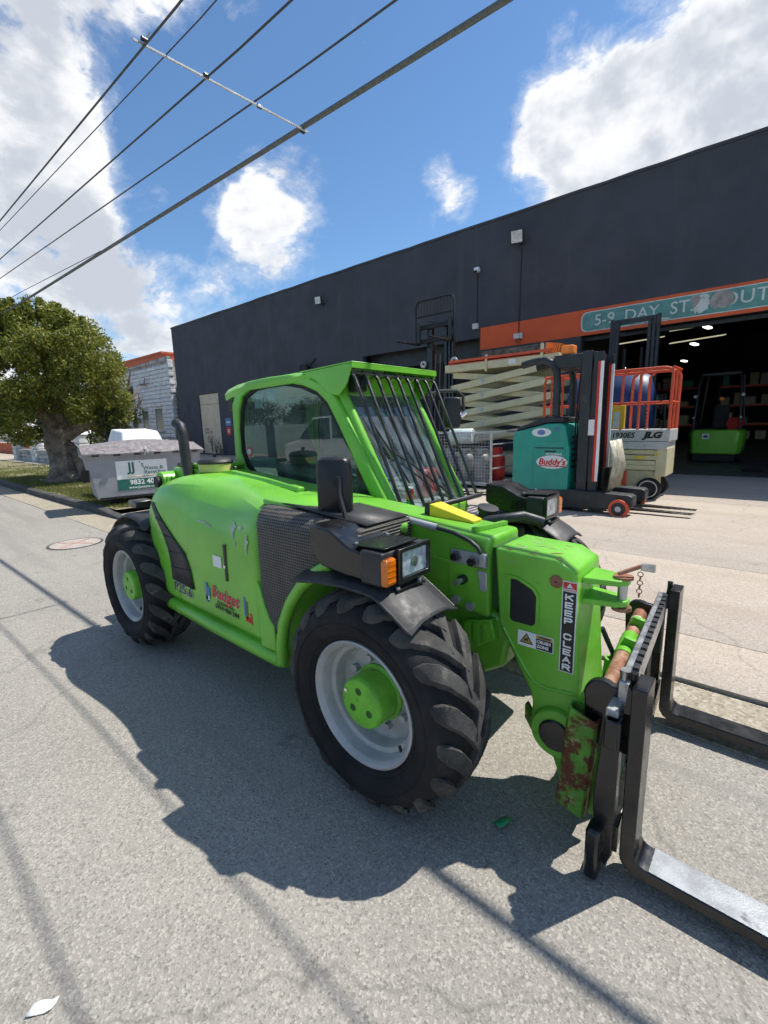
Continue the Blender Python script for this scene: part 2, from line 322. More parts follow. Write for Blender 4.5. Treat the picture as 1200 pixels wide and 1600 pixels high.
def ground_mat(name, c0, c1, sp_dark, sp_light, scale, stain, stain_amt, big, bump=.5, patch=None, stretch=None):
    """aggregate: voronoi stones of mixed tone in a binder, plus stains and wear at several sizes"""
    m = bpy.data.materials.new(name); m.use_nodes = True; nt = m.node_tree; N = nt.nodes; L = nt.links; b = N['Principled BSDF']
    geo = N.new('ShaderNodeNewGeometry'); pos = geo.outputs['Position']
    def vor(s, feat='F1'):
        v = N.new('ShaderNodeTexVoronoi'); v.feature = feat; v.inputs['Scale'].default_value = s; L.new(pos, v.inputs['Vector']); return v
    def noise(s, d=6, r=.6, ds=0, vec=None):
        n = N.new('ShaderNodeTexNoise'); n.inputs['Scale'].default_value = s; n.inputs['Detail'].default_value = d; n.inputs['Roughness'].default_value = r; n.inputs['Distortion'].default_value = ds; L.new(vec or pos, n.inputs['Vector']); return n.outputs[0]
    def mr(v, a, bb, t0=0., t1=1.):
        n = N.new('ShaderNodeMapRange'); n.interpolation_type = 'SMOOTHSTEP'; L.new(v, n.inputs[0]); n.inputs[1].default_value = a; n.inputs[2].default_value = bb; n.inputs[3].default_value = t0; n.inputs[4].default_value = t1; return n.outputs[0]
    def mix(f, a, bb, mode='MIX'):
        x = N.new('ShaderNodeMix'); x.data_type = 'RGBA'; x.blend_type = mode
        for i, v in ((0, f), (6, a), (7, bb)):
            if isinstance(v, (int, float)): x.inputs[i].default_value = v
            elif isinstance(v, tuple): x.inputs[i].default_value = (*v, 1)
            else: L.new(v, x.inputs[i])
        return x.outputs[2]
    c = mix(mr(noise(big, 5, .65), .3, .7), c0, c1)
    v1 = vor(scale); sep = N.new('ShaderNodeSeparateColor'); L.new(v1.outputs['Color'], sep.inputs[0])
    c = mix(mr(sep.outputs[0], .66, .92, 0, .75), c, sp_light)
    c = mix(mr(sep.outputs[1], .70, .95, 0, .8), c, sp_dark)
    v2 = vor(scale * 2.4); sep2 = N.new('ShaderNodeSeparateColor'); L.new(v2.outputs['Color'], sep2.inputs[0])
    c = mix(mr(sep2.outputs[0], .82, .97, 0, .6), c, sp_light)
    c = mix(mr(noise(2.6, 6, .7, .4), .60, .72, 0, stain_amt), c, stain)
    c = mix(mr(noise(14, 4, .6), .70, .76, 0, stain_amt * 1.2), c, stain)
    if patch:
        mp = N.new('ShaderNodeMapping'); mp.inputs['Scale'].default_value = (.12, 1.6, 1); L.new(pos, mp.inputs[0])
        c = mix(mr(noise(1.1, 6, .6, .2, mp.outputs[0]), .50, .66, 0, patch[1]), c, patch[0])
    L.new(c, b.inputs['Base Color']); b.inputs['Roughness'].default_value = .88; b.inputs['Specular IOR Level'].default_value = .35
    bp = N.new('ShaderNodeBump'); bp.inputs['Strength'].default_value = bump; bp.inputs['Distance'].default_value = .006
    h = N.new('ShaderNodeMath'); h.operation = 'ADD'; L.new(v1.outputs['Distance'], h.inputs[0]); L.new(noise(scale * 1.3, 3), h.inputs[1]); L.new(h.outputs[0], bp.inputs['Height']); L.new(bp.outputs[0], b.inputs['Normal'])
    MATS[name] = m; return m
ground_mat('asphalt', (.262, .243, .212), (.318, .296, .258), (.18, .168, .148), (.44, .41, .355), 135, (.12, .112, .105), .5, .55, .38, patch=((.195, .186, .172), .45))
ground_mat('concrete', (.385, .325, .265), (.44, .375, .305), (.30, .25, .20), (.54, .48, .41), 120, (.23, .20, .165), .38, .5, .35, patch=((.33, .27, .20), .35))
ground_mat('concrete_pale', (.30, .255, .185), (.36, .31, .23), (.2, .17, .13), (.46, .42, .34), 60, (.25, .21, .16), .45, .9, .35)
def leaf_mat(name, a, b_, c_):
    m = bpy.data.materials.new(name); m.use_nodes = True; nt = m.node_tree; N = nt.nodes; L = nt.links; b = N['Principled BSDF']
    geo = N.new('ShaderNodeNewGeometry'); r = N.new('ShaderNodeValToRGB'); L.new(geo.outputs['Random Per Island'], r.inputs[0])
    e = r.color_ramp.elements; e[0].color = (*a, 1); e[1].color = (*c_, 1); e.new(.55).color = (*b_, 1)
    L.new(r.outputs[0], b.inputs['Base Color']); b.inputs['Roughness'].default_value = .5
    t = N.new('ShaderNodeBsdfTranslucent'); L.new(r.outputs[0], t.inputs[0]); mx = N.new('ShaderNodeMixShader'); mx.inputs[0].default_value = .4
    L.new(b.outputs[0], mx.inputs[1]); L.new(t.outputs[0], mx.inputs[2]); L.new(mx.outputs[0], N['Material Output'].inputs[0]); MATS[name] = m; return m
leaf_mat('leaves', (.10, .13, .022), (.20, .225, .034), (.36, .34, .055))
leaf_mat('leaves_dark', (.02, .032, .010), (.04, .06, .016), (.07, .085, .025))
leaf_mat('grass', (.10, .13, .025), (.17, .19, .045), (.30, .28, .10))
def mesh_grille_mat():
    """black plastic grille moulded with small round holes (too fine to build one by one)"""
    m = mat('grille', (.020, .020, .022), .5, var=.2, vs=6, dirt=((.10, .09, .075), .55, 9, .52)); nt = m.node_tree; N = nt.nodes; L = nt.links; b = N['Principled BSDF']
    geo = N.new('ShaderNodeNewGeometry'); mp = N.new('ShaderNodeMapping'); mp.inputs['Scale'].default_value = (72, 0, 72); L.new(geo.outputs['Position'], mp.inputs[0])
    ck = N.new('ShaderNodeTexVoronoi'); ck.inputs['Scale'].default_value = 1.0; ck.inputs['Randomness'].default_value = 0.0; L.new(mp.outputs[0], ck.inputs[0])
    mr = N.new('ShaderNodeMapRange'); L.new(ck.outputs['Distance'], mr.inputs[0]); mr.inputs[1].default_value = .30; mr.inputs[2].default_value = .42
    bp = N.new('ShaderNodeBump'); bp.inputs['Strength'].default_value = 1.0; bp.inputs['Distance'].default_value = .008; L.new(mr.outputs[0], bp.inputs['Height']); L.new(bp.outputs[0], b.inputs['Normal'])
    old = b.inputs['Base Color'].links[0].from_socket; x = N.new('ShaderNodeMix'); x.data_type = 'RGBA'; L.new(mr.outputs[0], x.inputs[0]); x.inputs[6].default_value = (.15, .135, .11, 1); L.new(old, x.inputs[7]); L.new(x.outputs[2], b.inputs['Base Color'])
mesh_grille_mat()
def emit_mat(name, col, st):
    m = bpy.data.materials.new(name); m.use_nodes = True; b = m.node_tree.nodes['Principled BSDF']; b.inputs['Emission Color'].default_value = (*col, 1); b.inputs['Emission Strength'].default_value = st; b.inputs['Base Color'].default_value = (.8, .8, .8, 1); MATS[name] = m
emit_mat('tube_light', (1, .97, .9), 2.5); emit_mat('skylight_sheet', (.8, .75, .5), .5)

def streak(name, col, amt, sx, sz, lo, hi):
    """rain streaks: noise drawn out down the wall"""
    m = MATS[name]; N = m.node_tree.nodes; L = m.node_tree.links; b = N['Principled BSDF']; old = b.inputs['Base Color'].links[0].from_socket
    geo = N.new('ShaderNodeNewGeometry'); mp = N.new('ShaderNodeMapping'); mp.inputs['Scale'].default_value = (sx, sx, sz); L.new(geo.outputs['Position'], mp.inputs[0])
    n = N.new('ShaderNodeTexNoise'); n.inputs['Scale'].default_value = 1.0; n.inputs['Detail'].default_value = 5; n.inputs['Roughness'].default_value = .7; L.new(mp.outputs[0], n.inputs['Vector'])
    r = N.new('ShaderNodeMapRange'); r.interpolation_type = 'SMOOTHSTEP'; L.new(n.outputs[0], r.inputs[0]); r.inputs[1].default_value = lo; r.inputs[2].default_value = hi; r.inputs[4].default_value = amt
    x = N.new('ShaderNodeMix'); x.data_type = 'RGBA'; L.new(r.outputs[0], x.inputs[0]); L.new(old, x.inputs[6]); x.inputs[7].default_value = (*col, 1); L.new(x.outputs[2], b.inputs['Base Color'])
streak('wall_dark', (.082, .085, .092), .55, 2.2, .16, .52, .72); streak('band_orange', (.45, .12, .06), .4, 3, .5, .55, .75); streak('bin_grey', (.17, .155, .145), .5, 7, .8, .52, .7)
def cracks(name, col, sc_, w, amt):
    m = MATS[name]; N = m.node_tree.nodes; L = m.node_tree.links; b = N['Principled BSDF']; old = b.inputs['Base Color'].links[0].from_socket
    geo = N.new('ShaderNodeNewGeometry'); ns = N.new('ShaderNodeTexNoise'); ns.inputs['Scale'].default_value = 2.2; ns.inputs['Detail'].default_value = 6; L.new(geo.outputs['Position'], ns.inputs['Vector'])
    vm = N.new('ShaderNodeVectorMath'); vm.operation = 'SCALE'; L.new(ns.outputs['Color'], vm.inputs[0]); vm.inputs['Scale'].default_value = .5; ad = N.new('ShaderNodeVectorMath'); L.new(geo.outputs['Position'], ad.inputs[0]); L.new(vm.outputs[0], ad.inputs[1])
    v = N.new('ShaderNodeTexVoronoi'); v.feature = 'DISTANCE_TO_EDGE'; v.inputs['Scale'].default_value = sc_; L.new(ad.outputs[0], v.inputs['Vector'])
    r = N.new('ShaderNodeMapRange'); L.new(v.outputs['Distance'], r.inputs[0]); r.inputs[1].default_value = w; r.inputs[2].default_value = w * .25; r.inputs[3].default_value = 0; r.inputs[4].default_value = amt
    x = N.new('ShaderNodeMix'); x.data_type = 'RGBA'; L.new(r.outputs[0], x.inputs[0]); L.new(old, x.inputs[6]); x.inputs[7].default_value = (*col, 1); L.new(x.outputs[2], b.inputs['Base Color'])
cracks('asphalt', (.11, .105, .095), .42, .005, .32); cracks('concrete', (.18, .15, .12), .22, .003, .3)
# ------------------------------------------------------------------ ground
def struct(name, mb, m, **k): return tag(mb.obj(name, m, **k), kind='structure')
struct('terrain', MB().add([(-500, -500, -.06), (500, -500, -.06), (500, 500, -.06), (-500, 500, -.06)], [(0, 1, 2, 3)]), 'asphalt_far', smooth=0)
struct('road', MB().add([(-160, -9.5, 0), (120, -9.5, 0), (120, 2.52, 0), (-160, 2.52, 0)], [(0, 1, 2, 3)]), 'asphalt', smooth=0)
def jag(mb, x0, x1, y0, y1, z0, z1, n=60, a=.004):
    # a long strip with a slightly broken near edge
    rows = []
    for i in range(n + 1):
        x = x0 + (x1 - x0) * i / n; w = random.uniform(-a, a)
        rows.append([(x, y0 + w, z0 - .05), (x, y0 + w, z0), (x, y1, z1)])
    return mb.sheet(rows)
struct('gutter', jag(MB(), -160, 60, 2.52, 3.04, .006, -.004, 260, .012), 'concrete_pale')
# kerb along the verge, ramping down where the driveway starts
kb = []
for x, h in [(-160, .13), (-40, .13), (-20, .125), (-12.2, .125), (-10.6, .12), (-9.9, .11), (-8.9, .03), (-8.3, .006)]:
    kb.append([(x, 3.02, -.04), (x, 3.035, h - .012), (x, 3.05, h), (x, 3.17, h + .004), (x, 3.18, -.04)])
struct('kerb', MB().loft(kb), 'kerb_dark')
# verge
vg = MB(); nx, ny = 90, 10
def vz(x, y): return .11 + .02 * math.sin(x * 1.3) * math.sin(y * 2.1) + .015 * math.sin(x * .4 + y)
vg.sheet([[(-70 + 60.6 * i / nx, 3.17 + 2.75 * j / ny, vz(-70 + 60.6 * i / nx, 3.17 + 2.75 * j / ny) if j not in (0,) else .115) for j in range(ny + 1)] for i in range(nx + 1)])
struct('verge', vg, 'soil')
struct('footpath', MB().box(-70, -9.4, 5.92, 7.5, -.04, .135), 'concrete')
struct('side_yard', MB().add([(-120, 7.5, .09), (-30.5, 7.5, .09), (-30.5, 40, .09), (-120, 40, .09)], [(0, 1, 2, 3)]), 'concrete', smooth=0)
# driveway: concrete slabs with open joints, a lip at the gutter
dw = struct('driveway', MB().box(-30.5, 40, 3.06, 14.58, -.05, -.012), 'kerb_dark')
xs = [-30.5, -20.2, -9.4, -8.35, 3.9, 12, 40]
ysl = [(3.06, 3.70), (3.712, 5.66), (5.672, 9.9), (9.912, 14.58)]
for i in range(len(xs) - 1):
    for (y0, y1) in ysl:
        x0, x1 = xs[i] + .006, xs[i + 1] - .006
        if xs[i + 1] <= -9.4 and y1 < 7: continue
        if xs[i + 1] <= -9.4: y0 = max(y0, 7.51)
        z0 = .022 if y0 < 3.2 else .034; z1 = .034
        s = MB(); n = max(2, int((x1 - x0) / .35)); rows = []
        for k in range(n + 1):
            x = x0 + (x1 - x0) * k / n; e0 = random.uniform(-.003, .003); e1 = random.uniform(-.003, .003)
            rows.append([(x, y0 + e0, -.03), (x, y0 + e0, z0 - .004), (x, y0 + .008 + e0, z0), (x, y1 - .008 + e1, z1), (x, y1 + e1, z1 - .004), (x, y1 + e1, -.03)])
        s.sheet(rows).obj('slab', 'concrete', dw)
# grass on the verge
def grass(name, n, fx, label):
    P = np.array([fx() for _ in range(n)]); v = np.zeros((n, 3, 3)); a = rng.uniform(0, 2 * np.pi, n); h = rng.uniform(.03, .10, n); w = rng.uniform(.004, .009, n); l = rng.normal(0, .035, (n, 2))
    dx = np.cos(a) * w; dy = np.sin(a) * w
    v[:, 0] = P + np.c_[dx, dy, np.zeros(n)]; v[:, 1] = P - np.c_[dx, dy, np.zeros(n)]; v[:, 2] = P + np.c_[l, h]
    me = bpy.data.meshes.new(name); me.from_pydata(v.reshape(-1, 3).tolist(), [], np.arange(3 * n).reshape(-1, 3).tolist()); me.materials.append(MATS['grass'])
    o = bpy.data.objects.new(name, me); COL.objects.link(o); return tag(o, label, 'grass', kind='stuff')
def gpos():
    while True:
        x = -9.6 - abs(random.gauss(0, 1)) * 7; y = random.uniform(3.19, 5.9)
        if math.sin(x * 2.1 + 1) * math.sin(y * 2.7) + random.uniform(-.6, .9) > -.1 and x > -34: return (x, y, vz(x, y) - .005)
grass('grass', 60000, gpos, 'short patchy green and straw grass on the verge')
def weed(name, x, y, z, h, n, label, m='leaves', group=None):
    t = thing(name, (x, y, z), label, 'weed', group); st = MB(); lf = MB()
    for k in range(n):
        a = random.uniform(0, 6.28); r = random.uniform(.02, .22) * h; top = Vector((x + r * math.cos(a), y + r * math.sin(a), z + h * random.uniform(.5, 1)))
        st.tube([(x, y, z), ((x + top.x) / 2, (y + top.y) / 2, z + h * .4), top], [.008, .006, .003], 5)
        for q in range(14):
            p = Vector((x, y, z)).lerp(top, random.uniform(.25, 1)); d = Vector((random.gauss(0, 1), random.gauss(0, 1), random.gauss(0, .6))).normalized() * random.uniform(.05, .11); s_ = d.cross(Vector((0, 0, 1))) * .35
            lf.add([p, p + d * .5 + s_, p + d, p + d * .5 - s_], [(0, 1, 2, 3)])
    st.obj('stem', 'bark', t); lf.obj('foliage', m, t, smooth=0, fix=False)
# manhole cover in the road
mh = thing('manhole_cover', (-7.55, 1.95, 0), 'pale painted round manhole cover with red cross set in the asphalt', 'manhole cover')
MB().lathe([(.30, -.02), (.345, -.02), (.345, .006), (.315, .008), (.31, .004), (.30, .004)], (-7.55, 1.95, 0), (0, 0, 1), 40).obj('ring', 'kerb_dark', mh)
MB().lathe([(.0, -.01), (.31, -.01), (.31, .007), (.001, .010)], (-7.55, 1.95, 0), (0, 0, 1), 40).obj('cover', 'manhole_paint', mh)
for a in (35, 125): d = Vector((math.cos(R(a)), math.sin(R(a)), 0)) * .28; MB().bar(Vector((-7.55, 1.95, .0105)) - d, Vector((-7.55, 1.95, .0105)) + d, .010, .004).obj('cross_bar', 'brick_orange', mh)
# litter
pp = []
for i in range(5):
    for j in range(3): pp.append((i, j))
p = MB().sheet([[(-1.425 + .034 * i / 4 + .011 * j + (.003 if (i + j) % 2 else 0), .10 + .050 * i / 4 - .012 * j + (.004 if i % 3 == 1 else 0), .006 + .003 * math.sin(i * 1.4 + j)) for j in range(3)] for i in range(5)])
tag(p.obj('paper_scrap', 'white', solid=.0008), 'torn white paper scrap lying on the asphalt', 'paper')
p = MB().sheet([[(-.715 + .012 * i + .02 * j, 1.425 + .03 * i - .004 * j, .012 + .01 * math.sin(i * 1.2) + .006 * j) for j in range(3)] for i in range(3)])
mat('leaf_green_scrap', (.02, .32, .12), .3, var=.1)
tag(p.obj('plastic_scrap', 'leaf_green_scrap', solid=.001), 'bright green plastic scrap beside the front tyre', 'litter')
# ------------------------------------------------------------------ warehouse
WY = 14.6; k = 14.6 / 14.0
def wx(x): return x * k
def wz(z): return EYE + (z - EYE) * k
WT = wz(7.605); XL = wx(-28.75)
wh = thing('warehouse', (-10, WY, 0), 'long charcoal painted warehouse with orange band over open doorway', 'warehouse')
D2L, D2R, D2T = wx(-13.03), wx(-7.84), wz(4.235)          # closed-in bay on the left
D1L, D1R, D1T = wx(-4.64), 16.0, wz(3.855)                 # big open doorway on the right
CL, CR, CB, CT = wx(-26.26), wx(-24.1), .12, wz(3.55)      # cream door
wall = MB(); XR = 24.0
def wseg(x0, x1, z0, z1): wall.box(x0, x1, WY, WY + .22, z0, z1)
wseg(XL, CL, -.05, WT); wseg(CL, CR, CT, WT); wseg(CL, CR, -.05, CB); wseg(CR, D2L, -.05, WT); wseg(D2L, D2R, D2T, WT); wseg(D2R, D1L, -.05, WT); wseg(D1L, D1R, D1T, WT); wseg(D1R, XR, -.05, WT)
wall.obj('front_wall', 'wall_dark', wh, smooth=0)
MB().box(XL, XL + .22, WY + .22, 45, -.05, WT - .02).obj('side_wall', 'wall_dark', wh)
# coping: lightly wavy sheet-metal cap on the parapet
cp = []; n = 80
for i in range(n + 1):
    x = XL - .03 + (XR - XL + .03) * i / n; e = random.uniform(-.012, .012)
    cp.append([(x, WY - .03, WT - .05 + e), (x, WY - .03, WT + .02 + e), (x, WY + .26, WT + .035 + e), (x, WY + .26, WT - .05 + e)])
MB().loft(cp).obj('coping', 'wall_dark', wh)
# rafters and roof
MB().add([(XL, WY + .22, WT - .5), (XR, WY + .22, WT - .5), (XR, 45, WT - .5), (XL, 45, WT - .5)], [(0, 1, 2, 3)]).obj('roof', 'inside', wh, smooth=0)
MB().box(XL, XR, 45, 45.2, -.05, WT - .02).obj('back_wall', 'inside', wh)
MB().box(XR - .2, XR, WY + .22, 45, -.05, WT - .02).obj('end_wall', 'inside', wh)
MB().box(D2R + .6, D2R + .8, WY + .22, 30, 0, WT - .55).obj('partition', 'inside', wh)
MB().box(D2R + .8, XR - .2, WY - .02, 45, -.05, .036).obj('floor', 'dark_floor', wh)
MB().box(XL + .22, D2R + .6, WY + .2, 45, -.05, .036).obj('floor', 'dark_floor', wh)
MB().box(D2L - .02, D2R, WY + .5, WY + .56, wz(3.7), D2T + .4).obj('roller_drum_box', 'charcoal', wh)
MB().box(D2L, D2R, WY + 2.2, WY + 2.3, .03, WT - .6).obj('inner_wall', 'inside', wh)
MB().box(D1L, D1R, WY + .25, WY + .38, D1T - .12, D1T - .02).obj('door_track', 'charcoal', wh)
# orange band + painted sign
BL, BT, BB = wx(-7.8), wz(4.535), wz(3.855)
bd = MB().box(BL, XR, WY - .012, WY + .004, BB, BT).obj('band', 'band_orange', wh)
SL, SR, ST, SB = wx(-4.62), wx(2.9), wz(4.44), wz(3.965)
h = (ST - SB) / 2; pl = [(SL + h + h * .98 * math.cos(t), (ST + SB) / 2 + h * math.sin(t)) for t in [math.pi / 2 + math.pi * i / 10 for i in range(11)]] + [(SR, SB), (SR, ST)]
# squarer round ends
pl = [(SL + .22 * (1 - abs(math.cos(t)) ** .6 if math.cos(t) < 0 else 1), (ST + SB) / 2 + h * (math.copysign(abs(math.sin(t)) ** .7, math.sin(t)))) for t in [math.pi / 2 + math.pi * i / 12 for i in range(13)]] + [(SR, SB), (SR, ST)]
sg = MB().xz(pl, WY - .020, WY - .0115).obj('sign_panel', 'sign_teal', wh, smooth=0)
brd = MB().xz([(x + (-.035 if x < SL + .2 else 0), (ST + SB) / 2 + (z - (ST + SB) / 2) * 1.10) for x, z in pl], WY - .0155, WY - .0125).obj('sign_border', 'sign_letters', wh, smooth=0)
lh = .36
letters('sign_letter', '5-9  DAY  ST.', (wx(-3.16), WY - .022, (ST + SB) / 2 - .0), .42, (1, 0, 0), (0, 0, 1), 'sign_letters', wh, xscale=1.0, bold=.002)
letters('sign_letter', 'SOUTH', (wx(-.98), WY - .022, (ST + SB) / 2 + .01), .43, (1, 0, 0), (0, 0, 1), 'sign_letters', wh, xscale=1.0, bold=.002, spacing=1.05)
def blotch(cx, cz, rx, rz, seed, y0, m, name):
    rr = random.Random(seed); q = [(cx + rx * math.cos(t) * (1 + rr.uniform(-.25, .25)), cz + rz * math.sin(t) * (1 + rr.uniform(-.25, .25))) for t in [2 * math.pi * i / 26 for i in range(26)]]
    q = [(x, min(max(z, SB + .012), ST - .008)) for x, z in q]
    return MB().xz(q, y0, y0 + .002).obj(name, m, wh, smooth=0)
blotch(wx(-1.44), (ST + SB) / 2 + .04, .24, .22, 3, WY - .0262, 'bare_render', 'peeled_patch')
blotch(wx(-1.86), (ST + SB) / 2 + .02, .20, .24, 9, WY - .0235, 'sign_letters', 'peeled_patch')
blotch(wx(-1.98), (ST + SB) / 2 + .10, .10, .15, 5, WY - .0285, 'bare_render', 'peeled_patch')
blotch(wx(-2.9), SB + .035, .42, .035, 12, WY - .0242, 'sign_letters', 'peeled_patch')
# strip of weathered timber under the band beside the doorway
MB().box(BL + .05, D1L - .9, WY - .03, WY - .003, BB - .30, BB - .06).obj('weathered_board', 'bark', wh)
# cream door with transom and notices
dr = MB().box(CL + .02, CR - .02, WY + .06, WY + .10, CB, CT - .62).obj('door', 'door_cream', wh)
MB().box(CL + .02, CR - .02, WY + .055, WY + .10, CT - .60, CT - .02).obj('transom', 'door_cream', wh)
nx0 = CL + .28
for (a, b_, c_, m_) in [(0, .52, 1.62, 'print_grey'), (.62, .92, 1.45, 'print_red'), (.05, .5, 1.42, 'print_grey')]:
    for q in range(3): MB().box(nx0 + a, nx0 + b_, WY + .055, WY + .059, c_ - .05 * q - .03, c_ - .05 * q).obj('notice_text', m_, dr)
MB().lathe([(.15, 0), (.20, 0), (.20, .005), (.15, .005)], (nx0 + .45, WY + .058, .95), (0, -1, 0), 24, closed=True).obj('notice_ring', 'print_grey', dr)
MB().bar((nx0 + .33, WY + .055, 1.07), (nx0 + .57, WY + .055, .83), .035, .004, (0, 1, 0)).obj('notice_slash', 'print_grey', dr)
sx = wx(-23.28)
s1 = MB().box(sx - .28, sx + .28, WY - .008, WY - .002, wz(1.72), wz(2.12)).obj('notice_board', 'print_blue', wh); MB().box(sx - .22, sx + .22, WY - .011, WY - .009, wz(1.88), wz(1.95)).obj('notice_text', 'white', s1)
s2 = MB().box(sx - .22, sx + .22, WY - .008, WY - .002, wz(1.22), wz(1.66)).obj('notice_board', 'print_red', wh); MB().lathe([(.06, 0), (.11, 0), (.11, .004), (.06, .004)], (sx, WY - .009, wz(1.44)), (0, -1, 0), 16, closed=True).obj('notice_mark', 'white', s2)
for i, (dx, hh) in enumerate([(.35, .9), (1.55, 1.35), (1.95, 1.15), (2.45, .8)]):
    weed('wall_weed', CL + dx, WY - .25, .03, hh, 9, ['small leafy weed below the left edge of the cream door', 'tallest weed against the right edge of the cream door', 'leafy weed just right of the tallest one by the cream door', 'low weed under the red notice on the charcoal wall'][i], 'leaves_dark', 'weeds along the warehouse wall')
# interior: skylight sheets that glow to stand for daylight, and lamps far back in the dark shed
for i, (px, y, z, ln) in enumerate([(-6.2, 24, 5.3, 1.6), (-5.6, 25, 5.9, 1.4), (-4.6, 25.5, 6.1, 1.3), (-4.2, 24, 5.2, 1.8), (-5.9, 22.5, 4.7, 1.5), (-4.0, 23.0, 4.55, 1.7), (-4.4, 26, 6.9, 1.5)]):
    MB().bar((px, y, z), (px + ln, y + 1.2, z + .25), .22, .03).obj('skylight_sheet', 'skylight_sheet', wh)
def lamp(p, d, r, i):
    o = thing('ceiling_lamp', p, ['long tube lamp lit nearest the orange band inside the shed', 'lit tube lamp beside the nearest one inside the shed', 'upper square lamp of the lit row inside the shed', 'middle square lamp of the lit row inside the shed', 'lower square lamp of the lit row inside the shed', 'small lit lamp above the red lift platform inside shed'][i], 'lamp', 'lamps inside the warehouse')
    MB().bar(Vector(p), Vector(p) + Vector(d), r, .06).obj('tube', 'tube_light', o); MB().bar(Vector(p) + Vector((0, 0, .06)), Vector(p) + Vector(d) + Vector((0, 0, .06)), r * 1.3, .05).obj('housing', 'charcoal', o)
for i, (p, d, r) in enumerate([((-1.5, 23, 6.0), (.55, .1, 0), .10), ((-2.5, 23, 6.0), (.4, .1, 0), .10), ((-3.1, 25, 5.35), (.1, .7, 0), .18), ((-3.8, 27, 4.95), (.1, .7, 0), .18), ((-4.6, 30, 4.5), (.1, .6, 0), .14), ((-8.2, 32, 4.6), (.3, .2, 0), .12)]): lamp(p, d, r, i)
# fittings on the wall
def floodlight(x, z, tilt, label, sz=.3):
    t = thing('floodlight', (x, WY, z), label, 'floodlight', 'floodlights on the warehouse wall')
    c = Vector((x, WY - .30, z)); n_ = Vector((.25, -1, tilt)).normalized(); u = Vector((0, 0, 1)).cross(n_).normalized(); v = n_.cross(u)
    def pt(a, b_, d): return c + u * a + v * b_ + n_ * d
    s = sz / 2
    MB().add([pt(a, b_, d) for d in (-.05, .03) for a, b_ in ((-s, -s), (s, -s), (s, s), (-s, s))], [(3, 2, 1, 0), (4, 5, 6, 7), (0, 1, 5, 4), (1, 2, 6, 5), (2, 3, 7, 6), (3, 0, 4, 7)]).obj('housing', 'charcoal', t, bevel=.01)
    MB().add([pt(a, b_, d) for d in (.031, .036) for a, b_ in ((-s * .8, -s * .8), (s * .8, -s * .8), (s * .8, s * .8), (-s * .8, s * .8))], [(3, 2, 1, 0), (4, 5, 6, 7), (0, 1, 5, 4), (1, 2, 6, 5), (2, 3, 7, 6), (3, 0, 4, 7)]).obj('lens', 'white_dirty', t)
    MB().tube([(x, WY, z - .1), (x, WY - .16, z - .12), c], .025, 8).obj('bracket', 'charcoal', t); MB().cyl((x, WY + .002, z - .1), (x, WY - .05, z - .1), .07).obj('base', 'charcoal', t)
floodlight(wx(-6.5), wz(6.82), -.25, 'square floodlight on the charcoal wall above the orange band', .40)
floodlight(wx(-15.18), wz(6.66), -.1, 'small floodlight high on the charcoal wall left of the bay', .34)
sc_ = thing('security_camera', (wx(-7.92), WY, wz(6.27)), 'small white security camera on the charcoal wall', 'camera')
MB().box(wx(-7.92) - .09, wx(-7.92) + .09, WY - .14, WY - .001, wz(6.27) - .07, wz(6.27) + .09).obj('housing', 'white', sc_, bevel=.03); MB().cyl((wx(-7.92), WY - .13, wz(6.23)), (wx(-7.92), WY - .20, wz(6.2)), .045).obj('lens', 'black_paint', sc_)
tag(MB().tube([(wx(-7.93), WY - .012, wz(6.2)), (wx(-7.94), WY - .012, wz(4.7))], .016, 6).obj('cable_conduit', 'conduit'), 'thin black cable running down from the white security camera', 'cable')
tag(MB().tube([(wx(-6.47), WY - .012, wz(6.6)), (wx(-6.485), WY - .012, wz(5.2)), (wx(-6.49), WY - .024, wz(4.55)), (wx(-6.49), WY - .026, wz(4.2))], .016, 6).obj('cable_conduit', 'conduit'), 'thin black cable hanging from the square floodlight to the orange band', 'cable')
b1 = thing('junction_box', (wx(-7.96), WY, wz(4.6)), 'pale junction box at the left end of the orange band', 'junction box')
MB().box(wx(-7.96) - .1, wx(-7.96) + .1, WY - .12, WY - .001, wz(4.6) - .09, wz(4.6) + .09).obj('housing', 'white_dirty', b1, bevel=.01)
b2 = thing('junction_box', (wx(-6.47), WY, wz(4.1)), 'pale switch box with loose leads on the orange band', 'junction box')
MB().box(wx(-6.47) - .15, wx(-6.47) + .03, WY - .13, WY - .0125, wz(4.1) - .08, wz(4.1) + .08).obj('housing', 'white_dirty', b2, bevel=.01)
MB().box(wx(-6.47) + .035, wx(-6.47) + .12, WY - .10, WY - .0125, wz(4.1) - .08, wz(4.1) + .09).obj('cover', 'white_dirty', b2, bevel=.01)
MB().tube([(wx(-6.47) - .05, WY - .06, wz(4.0)), (wx(-6.47) - .07, WY - .06, wz(3.93)), (wx(-6.47) + .02, WY - .06, wz(3.90)), (wx(-6.47) + .07, WY - .06, wz(4.0))], .012, 6).obj('lead', 'conduit', b2)
cr = thing('wall_bracket', (wx(-16.3), WY, wz(4.0)), 'black steel bracket with arm fixed to the charcoal wall behind cab', 'bracket')
MB().box(wx(-16.7), wx(-16.2), WY - .25, WY - .001, wz(3.45), wz(4.25)).obj('box', 'black_matt', cr, bevel=.02); MB().bar((wx(-16.2), WY - .15, wz(4.15)), (wx(-15.3), WY - .5, wz(4.35)), .06, .08).obj('arm', 'black_matt', cr); MB().box(wx(-16.15), wx(-15.8), WY - .3, WY - .02, wz(3.8), wz(3.95)).obj('foot', 'black_matt', cr)
